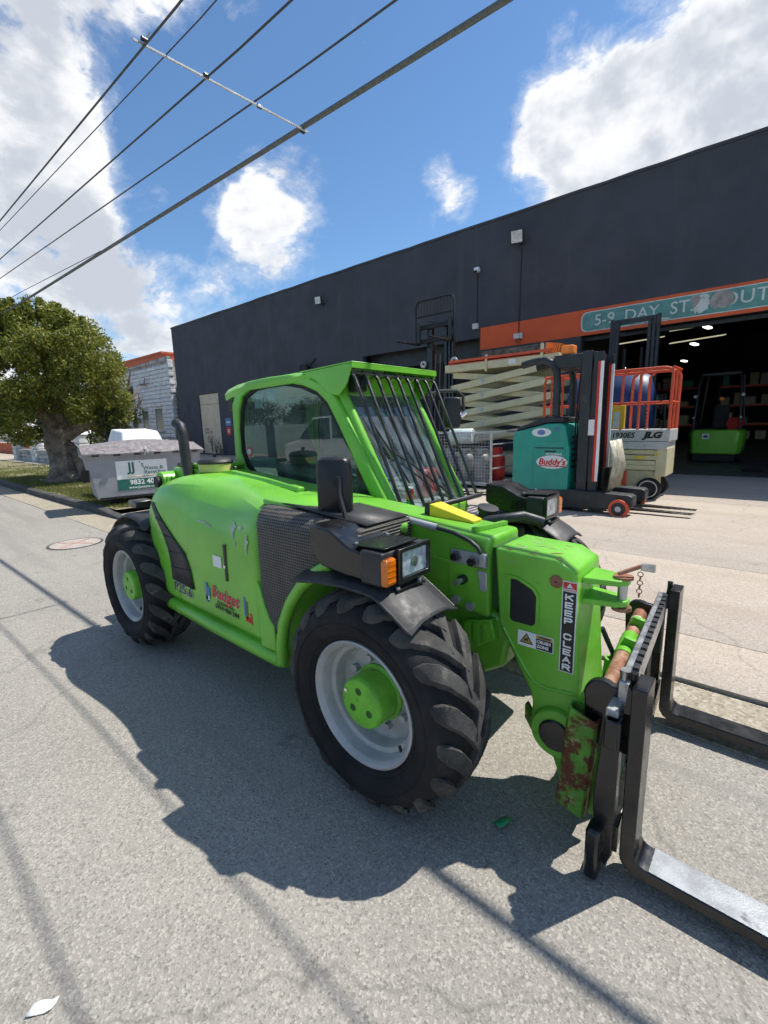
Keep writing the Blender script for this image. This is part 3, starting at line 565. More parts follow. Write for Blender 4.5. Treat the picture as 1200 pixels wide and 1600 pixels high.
# ------------------------------------------------------------------ white block house, brick building behind, fence
hs = thing('block_house', (-38, 15, 0), 'white painted two storey block house with narrow dark windows', 'house')
HX1 = -31.6; HX0 = -47; HY = 14.9; HT = 6.15
cw, ch_ = .60, .27
wins = [(-34.3, -33.0, 1.55, 3.15), (-36.5, -35.3, 1.55, 3.05), (-38.4, -37.3, 1.55, 3.0), (-39.9, -39.0, 1.55, 3.0), (-38.9, -37.4, 3.6, 5.0), (-41.0, -40.3, 1.75, 2.9), (-43, -41.6, 3.6, 5.0)]
MB().box(HX0, HX1, HY + .06, HY + 9, 0, HT - .05).obj('core_wall', 'block_dirty', hs, smooth=0)
blk = {}
def block(x0, x1, z0, z1):
    key = (round(x1 - x0, 2), round(z1 - z0, 2))
    if key not in blk:
        w, h = key; p = .05
        b = MB().add([(0, .07, 0), (w, .07, 0), (w, .07, h), (0, .07, h), (.02, .015, .02), (w - .02, .015, .02), (w - .02, .015, h - .02), (.02, .015, h - .02), (w * .28, -.02, h * .3), (w * .75, -.015, h * .25), (w * .7, -.02, h * .75), (w * .25, -.012, h * .7)],
                     [(0, 1, 5, 4), (1, 2, 6, 5), (2, 3, 7, 6), (3, 0, 4, 7), (4, 5, 9, 8), (5, 6, 10, 9), (6, 7, 11, 10), (7, 4, 8, 11), (8, 9, 10, 11)])
        o = b.obj('block', 'block_white', None, local=True, smooth=0); blk[key] = o.data; bpy.data.objects.remove(o)
    o = bpy.data.objects.new('block', blk[key]); COL.objects.link(o); o.parent = hs; o.location = Vector((x0, HY - .02, z0)) - Vector((-38, 15, 0))
cnt = 0; rest = MB()
for r in range(int(HT / ch_)):
    z0 = r * ch_; z1 = z0 + ch_ - .015
    if z0 < 1.0: continue
    x = HX1 - (cw / 2 if r % 2 else 0)
    if r % 2: x0s = [(HX1 - cw / 2, HX1 - .012)]
    else: x0s = []
    while x - cw > -43.5: x0s.append((x - cw, x - .012)); x -= cw
    for a, b_ in x0s:
        segs = [(a, b_)]
        for (p, q, lo, hi) in wins:
            if z1 > lo and z0 < hi:
                ns = []
                for s0, s1 in segs:
                    if s1 <= p or s0 >= q: ns.append((s0, s1)); continue
                    if s0 < p - .08: ns.append((s0, p))
                    if s1 > q + .08: ns.append((q, s1))
                segs = ns
        for s0, s1 in segs: block(s0, s1, z0, z1); cnt += 1
for (p, q, lo, hi) in wins:
    w = MB().ring([(p, HY - .03, lo), (q, HY - .03, lo), (q, HY - .03, hi), (p, HY - .03, hi)], [(p + .07, HY - .03, lo + .07), (q - .07, HY - .03, lo + .07), (q - .07, HY - .03, hi - .07), (p + .07, HY - .03, hi - .07)], (0, .08, 0)).obj('window', 'white_dirty', hs)
    MB().box(p + .07, q - .07, HY + .0, HY + .02, lo + .07, hi - .07).obj('pane', 'window_dark', w)
    MB().box(p - .05, q + .05, HY - .09, HY - .031, lo - .10, lo - .005).obj('sill', 'block_dirty', w)
# quoins on the right-hand corner, parapet cap, lower wing with sloping eave
for r in range(17):
    z0 = 1.6 + r * ch_; wq = .34 if r % 2 else .26
    MB().box(HX1 - .02, HX1 + wq * .55, HY - .06, HY + .3, z0, z0 + ch_ - .02).obj('quoin', 'block_white', hs, bevel=.03, seg=1)
pr = [[(x, HY - .08, HT - .05), (x, HY + .25, HT - .05), (x, HY + .25, HT + .14 + e), (x, HY - .08, HT + .12 + e)] for x, e in [(HX0, -.3), (-40, -.16), (-36, -.03), (-33, .06), (HX1 + .1, .12)]]
MB().loft(pr).obj('parapet_cap', 'block_dirty', hs)
MB().box(HX1, HX1 + 1.3, HY + 1.2, HY + 8, 0, 4.4).obj('wing_wall', 'block_dirty', hs)
MB().prism([(HX1 + .02, HY + .7, 4.4), (HX1 + 1.4, HY + .7, 4.4), (HX1 + 1.4, HY + .9, 5.35), (HX1 + .02, HY + .9, 5.35)], (0, 6, 0)).obj('wing_roof', 'white_dirty', hs)
MB().cyl((HX1 + 1.25, HY + 1.1, 0), (HX1 + 1.25, HY + 1.1, 4.4), .05).obj('downpipe', 'charcoal', hs)
# remains of an iron sign frame on the facade
fr_ = MB()
for (a, b_) in [((-36.3, 4.85), (-34.6, 4.85)), ((-36.0, 4.95), (-34.9, 4.72)), ((-35.3, 4.85), (-35.0, 5.25))]: fr_.bar((a[0], HY - .12, a[1]), (b_[0], HY - .12, b_[1]), .05, .05)
fr_.obj('iron_frame', 'rust_rod', hs)
bb = thing('brick_building', (-58, 30, 0), 'orange brick upper storey showing behind the white block house', 'building')
core = MB().box(-72, -52, 24, 40, 0, 9.75).obj('wall', 'brick_orange', bb, smooth=0)
MB().box(-72.1, -51.9, 23.9, 40.1, 9.75, 9.95).obj('parapet', 'brick_orange', bb)
MB().box(-51.9, -40, 24.5, 40, 0, 8.7).obj('wing_wall', 'brick_orange', bb)
MB().box(-51.9, -39.9, 24.4, 40.1, 8.7, 8.85).obj('wing_parapet', 'brick_orange', bb)
for i in range(5): w = MB().box(-71 + i * 4, -69.4 + i * 4, 23.93, 23.99, 5.6, 7.2).obj('window', 'window_dark', bb); MB().box(-71.1 + i * 4, -69.3 + i * 4, 23.9, 23.99, 5.45, 5.58).obj('sill', 'white_dirty', w)
# low block fence with piers
fc = thing('block_fence', (-27.5, 6.6, .1), 'low white block fence with taller piers beyond the tree', 'fence')
pm = {}
def fblock(x0, x1, z0, z1, y0=6.45, y1=6.75, m='block_dirty', name='block'):
    MB().box(x0, x1, y0, y1, z0, z1).obj(name, m, fc, bevel=.025, seg=1)
for x in (-33.5, -29.6, -25.9, -22.4):
    for r in range(4): fblock(x - .32, x + .32, .1 + r * .34, .1 + r * .34 + .325, 6.36, 6.84, 'block_white', 'pier_block')
    MB().xz([(x - .38, 1.47), (x + .38, 1.47), (x + .2, 1.66), (x - .2, 1.66)], 6.3, 6.9).obj('pier_cap', 'block_white', fc, bevel=.02, seg=1)
for (a, b_) in ((-33.1, -29.98), (-29.2, -26.28), (-25.5, -22.78)):
    n_ = 7; w = (b_ - a) / n_
    for r in range(3):
        for i in range(n_): fblock(a + i * w + .006, a + (i + 1) * w - .006, .1 + r * .22, .1 + r * .22 + .205)
    MB().bar((a - .1, 6.6, 1.15), (b_ + .1, 6.6, 1.15), .05, .05).obj('rail', 'black_matt', fc)
    MB().bar((a - .1, 6.6, .95), (b_ + .1, 6.6, .95), .03, .03).obj('rail', 'black_matt', fc)
# ------------------------------------------------------------------ trees
def leaves(mb_pts, n, size, name, m, parent, flat=.5):
    """n small leaves scattered over clump centres mb_pts [(x,y,z,r)]"""
    C = np.array(mb_pts); idx = rng.integers(0, len(C), n); c = C[idx]
    d = rng.normal(size=(n, 3)); d /= np.linalg.norm(d, axis=1)[:, None]; rad = c[:, 3] * rng.uniform(.25, 1, n) ** .6
    P = c[:, :3] + d * rad[:, None] * np.array([1, 1, .8])
    a = rng.normal(size=(n, 3)) + np.array([0, 0, -.35]); a /= np.linalg.norm(a, axis=1)[:, None]; b = np.cross(a, rng.normal(size=(n, 3))); b /= np.linalg.norm(b, axis=1)[:, None]
    l = size * rng.uniform(.6, 1.3, n)[:, None]; w = l * .36
    V = np.stack([P - a * l, P + b * w, P + a * l, P - b * w], 1).reshape(-1, 3) - np.array(wloc(parent))
    me = bpy.data.meshes.new(name); me.from_pydata(V.tolist(), [], np.arange(4 * n).reshape(-1, 4).tolist()); me.materials.append(MATS[m]); o = bpy.data.objects.new(name, me); COL.objects.link(o); o.parent = parent; WL[o.name] = wloc(parent); return o
def limb(mb, p, d, length, r, depth, tips, bend=.35, n=7):
    pts = [Vector(p)]; rs = [r]; d = Vector(d).normalized(); k_ = 5
    for i in range(k_):
        d = (d + Vector((random.gauss(0, .16), random.gauss(0, .16), random.gauss(.05, .1)))).normalized(); pts.append(pts[-1] + d * length / k_); rs.append(r * (1 - .5 * (i + 1) / k_))
    mb.tube(pts, rs, n)
    if depth == 0: tips.append(pts[-1]); tips.append(pts[-2]); return
    for q in range(random.choice((2, 3))):
        dd = (d + Vector((random.gauss(0, .55), random.gauss(0, .55), random.gauss(.05, .4)))).normalized(); limb(mb, pts[-1 - (q % 2)], dd, length * random.uniform(.6, .85), rs[-1 - (q % 2)] * .8, depth - 1, tips, bend, n)
TX, TY = -16.6, 4.3
tr = thing('street_tree', (TX, TY, .1), 'thick trunked tree with dense olive green crown on the verge', 'tree')
tk = MB(); tips = []
ringN = 16; rows = []
for (z, r, ox, oy) in [(-.1, .55, 0, 0), (.12, .42, 0, 0), (.35, .33, -.03, .02), (.8, .30, -.12, .03), (1.2, .32, -.22, .03), (1.6, .28, -.30, .05), (2.1, .2, -.42, .05)]:
    rows.append([(TX + ox + r * (1 + .16 * math.sin(3 * t + z) + .10 * math.sin(7 * t + 2 * z)) * math.cos(t), TY + oy + r * (1 + .16 * math.sin(3 * t + z) + .10 * math.sin(7 * t + 2 * z)) * math.sin(t), .1 + z) for t in [2 * math.pi * i / ringN for i in range(ringN)]])
tk.loft(rows)
for (d, l, r, z) in [((.5, .55, .6), 1.5, .22, 1.35), ((-.6, -.2, .8), 1.5, .2, 1.6), ((.25, -.55, .8), 1.3, .18, 1.7), ((-.2, .7, .8), 1.5, .19, 1.7), ((.15, .1, 1), 1.6, .2, 1.9)]:
    limb(tk, (TX - .25, TY + .03, z), d, l, r, 2, tips)
# root flare / second stem at the right
tk.tube([(TX + .25, TY + .35, 0), (TX + .3, TY + .45, .4), (TX + .18, TY + .35, .9), (TX - .05, TY + .15, 1.3)], [.26, .21, .17, .12], 10)
tk.obj('trunk', 'bark', tr)
cl = []
def crown_ok(p):
    # lobed, uneven envelope
    dx, dy, dz = (p[0] - (TX - .1)) / 2.1, (p[1] - (TY - .05)) / 2.0, (p[2] - 3.2) / 1.95
    a = math.atan2(dy, dx); return dx * dx + dy * dy + dz * dz < 1 + .22 * math.sin(3 * a + 2 * dz) + .14 * math.sin(7 * a - 3 * dz)
while len(cl) < 380:
    p = (random.uniform(TX - 3, TX + 3), random.uniform(TY - 3, TY + 3), random.uniform(1.3, 5.4))
    q = ((p[0] - TX) / 2.25) ** 2 + ((p[1] - TY) / 2.25) ** 2 + ((p[2] - 3.2) / 1.95) ** 2
    if crown_ok(p) and (q > .35 or random.random() < .35) and not (p[2] < 2.3 and abs(p[0] - TX) < 1.0 and abs(p[1] - TY) < .9): cl.append((*p, random.uniform(.22, .46)))
for t in tips:
    if crown_ok(t): cl.append((t.x, t.y, t.z, .38))
for _ in range(26):   # upright sprays that break the top outline
    a = random.uniform(0, 6.28); r = random.uniform(.2, 1.7); cl += [(TX - .2 + r * .9 * math.cos(a), TY - .05 + r * .95 * math.sin(a), 4.85 - r * r * .28 + .12 * i, .16 - .02 * i) for i in range(5)]
leaves(cl, 120000, .056, 'crown', 'leaves', tr)
tag(tr, 'thick trunked tree with dense olive green crown on the verge', 'tree')
def simple_tree(name, x, y, h, w, label, m='leaves_dark', n=16000, z0=.0, size=.1, group=None):
    t = thing(name, (x, y, z0), label, 'tree', group); tk = MB(); tp = []
    tk.tube([(x, y, z0 - .1), (x + .05, y, z0 + h * .2), (x - .05, y + .05, z0 + h * .42)], [.05 * h * .6, .04 * h * .6, .03 * h * .6], 8)
    for q in range(5): limb(tk, (x, y, z0 + h * .35), (random.gauss(0, .6), random.gauss(0, .6), .8), h * .25, .018 * h, 1, tp)
    tk.obj('trunk', 'bark', t); c = [(p.x, p.y, p.z, w * .2) for p in tp]
    while len(c) < 90:
        p = Vector((random.uniform(-1, 1), random.uniform(-1, 1), random.uniform(-1, 1)))
        if p.length < 1 + .15 * math.sin(5 * p.x): c.append((x + p.x * w / 2, y + p.y * w / 2, z0 + h * .62 + p.z * h * .38, w * random.uniform(.08, .18)))
    leaves(c, n, size, 'crown', m, t)
for i, (x, y, h, w) in enumerate([(-33, 9.5, 4.2, 3.4), (-42, 5.5, 5.2, 5.0), (-50, 4.0, 6.5, 6), (-58, 7.5, 7, 7), (-72, 3, 8, 9)]):
    simple_tree('distant_tree', x, y, h, w, ['bushy dark tree between the street tree and the white house', 'dark tree behind the block fence piers', 'dark roadside tree beyond the block fence', 'tall dark tree at the far end of the verge', 'farthest dark tree closing the street on the left'][i], n=9000, size=.13, group='trees down the street')
# shrub at the right of the trunk
sb = thing('shrub', (-15.6, 5.6, .1), 'grey green shrub between the tree trunk and grey waste bin', 'shrub')
st = MB(); c = []
for q in range(16):
    a = random.uniform(0, 6.28); r = random.uniform(.1, .75); top = Vector((-15.6 + r * math.cos(a), 5.6 + r * math.sin(a), random.uniform(1.1, 2.3))); st.tube([(-15.6, 5.6, .1), (-15.6 + r * .4 * math.cos(a), 5.6 + r * .4 * math.sin(a), .8), top], [.02, .015, .006], 5)
    for z in range(5): c.append((top.x * (.5 + .1 * z) + -15.6 * (.5 - .1 * z), top.y * (.5 + .1 * z) + 5.6 * (.5 - .1 * z), .5 + (top.z - .5) * (.3 + .17 * z), .2))
st.obj('stem', 'bark', sb); leaves(c, 5000, .05, 'foliage', 'leaves_dark', sb)
# far brick wall and parked cars at the end of the street
tag(MB().box(-70, -36, 8.6, 8.9, 0, .9).obj('brick_wall', 'brick_orange'), 'low red brick wall far down the street behind trees', 'wall')
# ------------------------------------------------------------------ waste bin on the verge
bn = thing('waste_bin', (-10.7, 4.0, .11), 'grey steel waste bin on castors with printed sign', 'waste bin')
X0 = -10.0
body = [(2.95, 1.08), (3.06, .27), (4.95, .27), (5.05, 1.08)]
MB().loft([[(X0, y, z) for y, z in body], [(X0 - 1.0, y, z) for y, z in body]]).obj('body', 'bin_grey', bn, bevel=.015)
MB().box(X0 - 1.04, X0 + .03, 2.9, 5.1, 1.07, 1.12).obj('rim', 'bin_grey', bn, bevel=.008)
lid = []
for i in range(9):
    y = 2.9 + 2.22 * i / 8; b_ = .10 * math.sin(math.pi * i / 8) + .03; e = .012 * math.sin(i * 2.1)
    lid.append([(X0 + .07, y, 1.12), (X0 + .07, y, 1.15 + e), (X0 - .35, y, 1.20 + b_ + e), (X0 - .75, y, 1.26 + b_), (X0 - 1.06, y, 1.2 + b_), (X0 - 1.06, y, 1.12)])
ld = MB().loft(lid).obj('lid', 'bin_lid', bn)
for i in range(6): MB().box(X0 + .072, X0 + .09, 3.05 + i * .36, 3.17 + i * .36, 1.10, 1.135).obj('hinge', 'black_matt', ld)
MB().tube([(X0 + .09, 3.95, 1.10), (X0 + .10, 3.99, 1.2), (X0 - .02, 4.0, 1.26), (X0 + .09, 4.02, 1.13)], .012, 6).obj('chain_loop', 'galv', ld)
for y0 in (2.86, 5.02): MB().ring([(X0 - .25, y0, .62), (X0 - .02, y0, .62), (X0 - .02, y0, .84), (X0 - .25, y0, .84)], [(X0 - .23, y0, .64), (X0 - .04, y0, .64), (X0 - .04, y0, .82), (X0 - .23, y0, .82)], (0, .12, 0)).obj('lifting_pocket', 'black_matt', bn)
for (x, y) in ((X0 - .15, 3.35), (X0 - .15, 4.75), (X0 - .85, 3.35), (X0 - .85, 4.75)):
    c = MB().lathe([(.02, -.03), (.085, -.03), (.09, -.02), (.09, .02), (.085, .03), (.02, .03)], (x, y, .205), (1, .3, 0), 20).obj('castor', 'rubber', bn); MB().box(x - .06, x + .06, y - .05, y + .05, .24, .285).obj('fork', 'black_matt', c)
MB().box(X0 - .02, X0 + .01, 3.1, 4.9, .255, .30).obj('skid', 'black_matt', bn)
def panel(y0, y1, z0, z1, d, m, name='sign', par=bn): return MB().box(X0 + .001 + d, X0 + .004 + d, y0, y1, z0, z1).obj(name, m, par, smooth=0)
sp = panel(3.43, 4.36, .41, .99, .0, 'sticker_white')
panel(3.43, 4.36, .41, .625, .0032, 'print_green', 'sign_strip', sp)
T = lambda s, y, z, sz, m, **k: text('lettering', s, (X0 + .0088, y, z), sz, (0, 1, 0), (0, 0, 1), m, sp, **k)
T('JJ', 3.70, .855, .25, 'print_green', bold=.006); T("'s", 3.885, .905, .15, 'print_green'); T('Waste &', 4.09, .825, .105, 'print_green', bold=.001); T('Recycling', 4.12, .74, .105, 'print_green', bold=.001)
T('9832 4022', 3.93, .555, .135, 'white', bold=.004); T('www.jjswaste.com.au', 3.92, .455, .07, 'white', bold=.001)
MB().tube([(X0 + .006, 3.62, .672), (X0 + .006, 3.9, .66), (X0 + .006, 4.2, .685)], .008, 5).obj('sign_line', 'print_gold', sp)
pv = Vector((-10.0, 2.95, 0)); bn.rotation_euler.z = R(-13); bn.location = pv + Matrix.Rotation(R(-13), 3, 'Z') @ (Vector((-10.7, 4.0, .11)) - pv)
wb = thing('white_box', (-11.6, 4.5, 1.2), 'white foam box sitting on the waste bin lid', 'box')
MB().loft([[(-11.95, 4.02, 1.33), (-11.1, 4.02, 1.30), (-11.1, 4.95, 1.30), (-11.95, 4.95, 1.33)], [(-11.85, 4.1, 1.62), (-11.2, 4.1, 1.56), (-11.2, 4.88, 1.56), (-11.85, 4.88, 1.62)]]).obj('body', 'white', wb, bevel=.03); MB().box(-11.98, -11.06, 3.99, 4.98, 1.27, 1.325).obj('rim', 'white_dirty', wb, bevel=.01)
# ------------------------------------------------------------------ overhead wires
KW = .66      # the lines hang this much nearer and lower than first guessed; the ground shadows settle it
def kw(x, y, z): return (x * KW, y * KW, EYE + (z - EYE) * KW)
def wire(name, Y_, pts, r, m, label, n=5):
    (xa, za), (xb, zb) = pts; s = (zb - za) / (xb - xa); P_ = []
    for i in range(41):
        x = -70 + 100 * i / 40
        z = za + s * (x - xa) if x < xa else za + s * (x - xa) * .2 + .0022 * (x - xa) ** 2
        P_.append(kw(x, Y_, z))
    tag(MB().tube(P_, r * KW, n).obj(name, m), label, 'cable', 'overhead cables')
wire('overhead_cable', 5.03, ((-2.57, 5.70), (-21.8, 6.25)), .034, 'cable_bundle', 'thick bundled cable, lowest of the overhead lines over the forecourt', 8)
wire('overhead_wire', 2.83, ((-4.86, 5.66), (-12.65, 5.87)), .012, 'cable', 'leftmost overhead wire held by the end of the spreader bar')
wire('overhead_wire', 3.10, ((-4.68, 5.71), (-14.0, 6.12)), .007, 'cable', 'thinnest overhead wire, next to the leftmost one')
wire('overhead_wire', 3.55, ((-4.06, 5.64), (-16.5, 6.2)), .012, 'cable', 'middle overhead wire crossing the spreader bar near its centre')
wire('overhead_wire', 4.30, ((-3.34, 5.69), (-20.4, 6.68)), .012, 'cable', 'overhead wire nearest the thick bundled cable')
tag(MB().tube([kw(-62, 3.5, 7.6), kw(-40, 4.2, 6.9), kw(-20, 4.75, 6.28), kw(-13.5, 5.0, 6.03)], .006, 5).obj('overhead_wire', 'cable'), 'short service wire joining the thick bundled cable at the left', 'cable', 'overhead cables')
spr = thing('spreader_bar', kw(-5.7, 3.9, 5.72), 'thin grey spreader bar holding the overhead wires apart', 'spreader bar')
MB().bar(kw(-5.75, 2.72, 5.70), kw(-5.68, 5.10, 5.74), .013, .013).obj('bar', 'galv', spr)
for y in (2.83, 3.55, 4.30, 5.03): c_ = Vector(kw(-5.72, y, 5.735)); MB().cyl(c_ - Vector((0, .02, 0)), c_ + Vector((0, .02, 0)), .016, n=8).obj('clip', 'charcoal', spr)
MB().tube([kw(-5.74, 2.86, 5.72), kw(-5.76, 2.88, 5.80), kw(-5.72, 2.9, 5.84)], .005, 5).obj('tie', 'galv', spr)
# ------------------------------------------------------------------ teal reach truck
G = .034
rt = thing('reach_truck', (-2.9, 8.4, G), 'teal reach truck with black mast and low forks', 'reach truck')
bd_ = [(-3.72, .33), (-2.72, .33), (-2.72, 1.05), (-2.80, 1.46), (-2.86, 1.50), (-3.10, 1.50), (-3.70, 1.36), (-3.72, 1.30)]
body = MB().xz(bd_, 7.9, 8.95).obj('body', 'teal', rt, bevel=.014, seg=2)
MB().box(-3.32, -2.78, 7.894, 7.899, .42, 1.20).obj('side_panel', 'teal', body, bevel=.002); MB().box(-3.70, -3.34, 7.894, 7.899, .42, 1.12).obj('side_panel', 'teal', body, bevel=.002)
MB().box(-3.30, -2.80, 7.891, 7.8935, 1.08, 1.10).obj('seam', 'print_black', body)
MB().xz([(-3.15, 1.02), (-2.95, 1.02), (-2.92, 1.045), (-3.12, 1.045)], 7.888, 7.893).obj('handle', 'print_black', body)
MB().xz([(-3.70, 1.372), (-3.10, 1.512), (-2.85, 1.512), (-2.85, 1.60), (-3.15, 1.62), (-3.66, 1.44)], 7.95, 8.9).obj('cover', 'black_plastic', rt, bevel=.02)
for q in range(6): MB().box(-2.717, -2.70, 8.0, 8.25, .75 + .1 * q, .79 + .1 * q).obj('louvre', 'black_matt', body)
def oval(cx, cz, a, b_, y, m, name, par): return MB().xz([(cx + a * math.cos(t), cz + b_ * math.sin(t)) for t in [2 * math.pi * i / 24 for i in range(24)]], y, y + .002).obj(name, m, par, smooth=0)
oval(-3.2, 1.355, .17, .075, 7.893, 'sticker_white', 'badge', body); oval(-3.2, 1.355, .07, .045, 7.890, 'print_blue', 'badge_mark', body)
oval(-3.0, .85, .27, .115, 7.888, 'sticker_white', 'badge', body)
text('lettering', 'Buddy\'s', (-3.0, 7.885, .85), .15, (1, 0, 0), (0, 0, 1), 'print_red', body, bold=.005, shear=.2); MB().box(-3.24, -2.76, 7.8845, 7.887, .775, .79).obj('badge_line', 'print_red', body)
text('lettering', 'MITSUBISHI', (-2.97, 7.890, .985), .045, (1, 0, 0), (0, 0, 1), 'white', body, bold=.001, xscale=1.2); text('lettering', '10', (-2.95, 7.892, 1.40), .10, (1, 0, 0), (0, 0, 1), 'print_blue', body, shear=.3, bold=.003)
bs_ = [(-3.70, G + .01), (-2.4, G + .06), (-1.80, G + .10), (-1.70, G + .14), (-1.70, .34), (-1.76, .37), (-2.6, .40), (-3.70, .335)]
MB().xz(bs_, 7.86, 8.14).obj('straddle_leg', 'charcoal', rt, bevel=.02); MB().xz(bs_, 8.72, 9.0).obj('straddle_leg', 'charcoal', rt, bevel=.02); MB().box(-3.68, -2.7, 8.14, 8.72, .08, .33).obj('chassis', 'charcoal', rt)
for y in (7.845, 8.985):
    w = MB().lathe([(.03, -.06), (.105, -.06), (.105, .06), (.03, .06)], (-1.885, y + .02, .15), (0, -1, 0), 28).obj('load_wheel', 'charcoal', rt); MB().lathe([(.106, -.05), (.148, -.05), (.15, -.04), (.15, .045), (.146, .055), (.106, .055)], (-1.885, y + .02, .15), (0, -1, 0), 28, closed=True).obj('tread', 'orange', w); MB().lathe([(.0, .061), (.04, .061), (.045, .075), (.0, .08)], (-1.885, y + .02, .15), (0, -1, 0), 14).obj('hub_cap', 'galv', w)
for y in (7.95, 8.55):
    ms = MB().box(-2.60, -2.44, y, y + .11, .36, 2.63).obj('mast_rail', 'charcoal', rt, bevel=.006); MB().box(-2.42, -2.28, y + .02, y + .10, .36, 2.60).obj('inner_rail', 'charcoal', ms, bevel=.005)
    for q in range(10): MB().box(-2.345 + .04 * (q % 2), -2.305 + .04 * (q % 2), y - .006, y + .019, .55 + .19 * q, .74 + .19 * q).obj('warning_stripe', 'white' if q % 2 else 'print_red', ms)
    for q in range(10): MB().box(-2.305 - .04 * (q % 2), -2.265 - .04 * (q % 2), y - .006, y + .019, .55 + .19 * q, .74 + .19 * q).obj('warning_stripe', 'print_red' if q % 2 else 'white', ms)
MB().box(-2.58, -2.40, 8.06, 8.56, 2.48, 2.62).obj('mast_crossbar', 'charcoal', rt, bevel=.01); MB().box(-2.58, -2.40, 8.06, 8.56, .5, .62).obj('mast_crossbar', 'charcoal', rt)
MB().cyl((-2.52, 8.40, .4), (-2.52, 8.40, 2.4), .05).obj('lift_cylinder', 'black_matt', rt)
for q in range(5): MB().tube([(-2.66, 8.1 + .1 * q, .5), (-2.70, 8.1 + .1 * q, 1.5), (-2.64, 8.1 + .1 * q, 2.5), (-2.56, 8.1 + .1 * q, 2.66)], .014, 6).obj('hose', 'black_matt', rt)
MB().box(-2.44, -2.35, 7.93, 7.948, 1.30, 1.55).obj('rating_plate', 'sticker_white', rt)
MB().tube([(-3.02, 8.05, 1.45), (-3.02, 8.05, 2.2), (-3.04, 8.06, 2.36), (-3.12, 8.08, 2.50), (-3.25, 8.1, 2.57), (-3.45, 8.12, 2.57), (-3.68, 8.14, 2.53)], .062, 12).obj('guard_arch', 'charcoal', rt); MB().tube([(-3.02, 8.85, 1.45), (-3.02, 8.85, 2.2), (-3.04, 8.84, 2.36), (-3.12, 8.82, 2.50), (-3.25, 8.8, 2.57), (-3.45, 8.78, 2.57), (-3.68, 8.76, 2.53)], .062, 12).obj('guard_arch', 'charcoal', rt)
for q in range(4): MB().bar((-3.2 - .13 * q, 8.1, 2.58), (-3.2 - .13 * q, 8.8, 2.58), .05, .04).obj('guard_bar', 'charcoal', rt)
MB().box(-3.1, -2.62, 8.05, 8.8, 2.40, 2.62).obj('guard_header', 'charcoal', rt, bevel=.02); MB().box(-3.0, -2.8, 8.1, 8.3, 2.63, 2.78).obj('beacon', 'orange_bright', rt, bevel=.02)
for y in (8.2, 8.62): MB().xz([(-2.2, .30), (-2.2, .075), (-.95, .085), (-.95, .10), (-2.14, .13), (-2.14, .30)], y, y + .11).obj('fork', 'black_paint', rt, bevel=.004)
MB().box(-2.25, -2.2, 8.12, 8.8, .2, .75).obj('fork_carriage', 'black_matt', rt)
cu = []
for i in range(15):
    y = 7.98 + .045 * i; w = .035 * math.sin(i * 1.9); cu.append([(-2.13 + w, y, 1.20 + .02 * math.sin(i)), (-2.05 + w * 1.3, y, .8), (-2.10 + w, y, .42)])
MB().sheet(cu).obj('plastic_curtain', 'curtain', rt, solid=.004)
# ------------------------------------------------------------------ small scissor lift
jl = thing('scissor_lift', (-2.7, 10.2, G), 'small lowered scissor lift with orange rails and grey platform', 'scissor lift')
JX0, JX1, JY0, JY1 = -3.95, -1.58, 9.75, 10.55
pl_ = MB().box(JX0, JX1, JY0, JY1, 1.12, 1.34).obj('platform', 'platform_grey', jl, bevel=.01); MB().box(JX0 + .05, JX1 - .03, JY0 - .012, JY1 + .01, .98, 1.115).obj('platform_skirt', 'platform_grey', jl)
text('lettering', '1930ES', (-2.36, JY0 - .003, 1.235), .135, (1, 0, 0), (0, 0, 1), 'print_black', pl_, shear=.15, bold=.004); text('lettering', 'JLG', (-1.86, JY0 - .003, 1.235), .15, (1, 0, 0), (0, 0, 1), 'print_black', pl_, shear=.25, bold=.010, xscale=1.25)
for (z, m_) in [(.88, 'cream'), (.78, 'cream'), (.68, 'cream'), (.59, 'cream')]:
    MB().box(JX0 + .1, JX1 - .04 - (.95 - z) * .2, JY0 + .03, JY0 + .1, z, z + .085).obj('scissor_arm', m_, jl, bevel=.006); MB().box(JX0 + .1, JX1 - .04 - (.95 - z) * .2, JY1 - .1, JY1 - .03, z, z + .085).obj('scissor_arm', m_, jl, bevel=.006)
MB().box(JX0 + .1, JX1 - .2, JY0 + .08, JY1 - .08, .20, .58).obj('chassis', 'cream', jl, bevel=.02); MB().box(-2.75, -2.25, JY0 - .01, JY0 + .07, .18, .55).obj('battery_tray', 'orange', jl, bevel=.01)
MB().box(-1.78, -1.60, JY0 + .02, JY1 - .02, .48, 1.0).obj('end_post', 'cream', jl, bevel=.01); MB().box(-1.79, -1.75, JY0 + .005, JY0 + .018, .86, .9).obj('decal', 'yellow', jl); MB().box(-2.15, -1.95, JY0 + .02, JY0 + .029, .80, .84).obj('decal', 'yellow', jl)
for x in (-1.86, -3.6):
    for y, s in ((JY0 + .04, -1), (JY1 - .04, 1)):
        w = MB().lathe([(.14, -.07), (.185, -.07), (.205, -.05), (.205, .05), (.185, .07), (.14, .07)], (x, y, .24), (0, s, 0), 28, closed=True).obj('wheel', 'rubber', jl); MB().lathe([(.0, -.05), (.141, -.05), (.141, .05), (.10, .04), (.0, .045)], (x, y, .24), (0, s, 0), 24).obj('rim', 'charcoal', w); MB().lathe([(.142, .0705), (.16, .0705), (.16, .076), (.142, .076)], (x, y, .24), (0, s, 0), 24, closed=True).obj('rim_ring', 'white_dirty', w)
def rail(pts, r=.024, name='rail', m='orange'): return MB().tube(pts, r, 8).obj(name, m, jl)
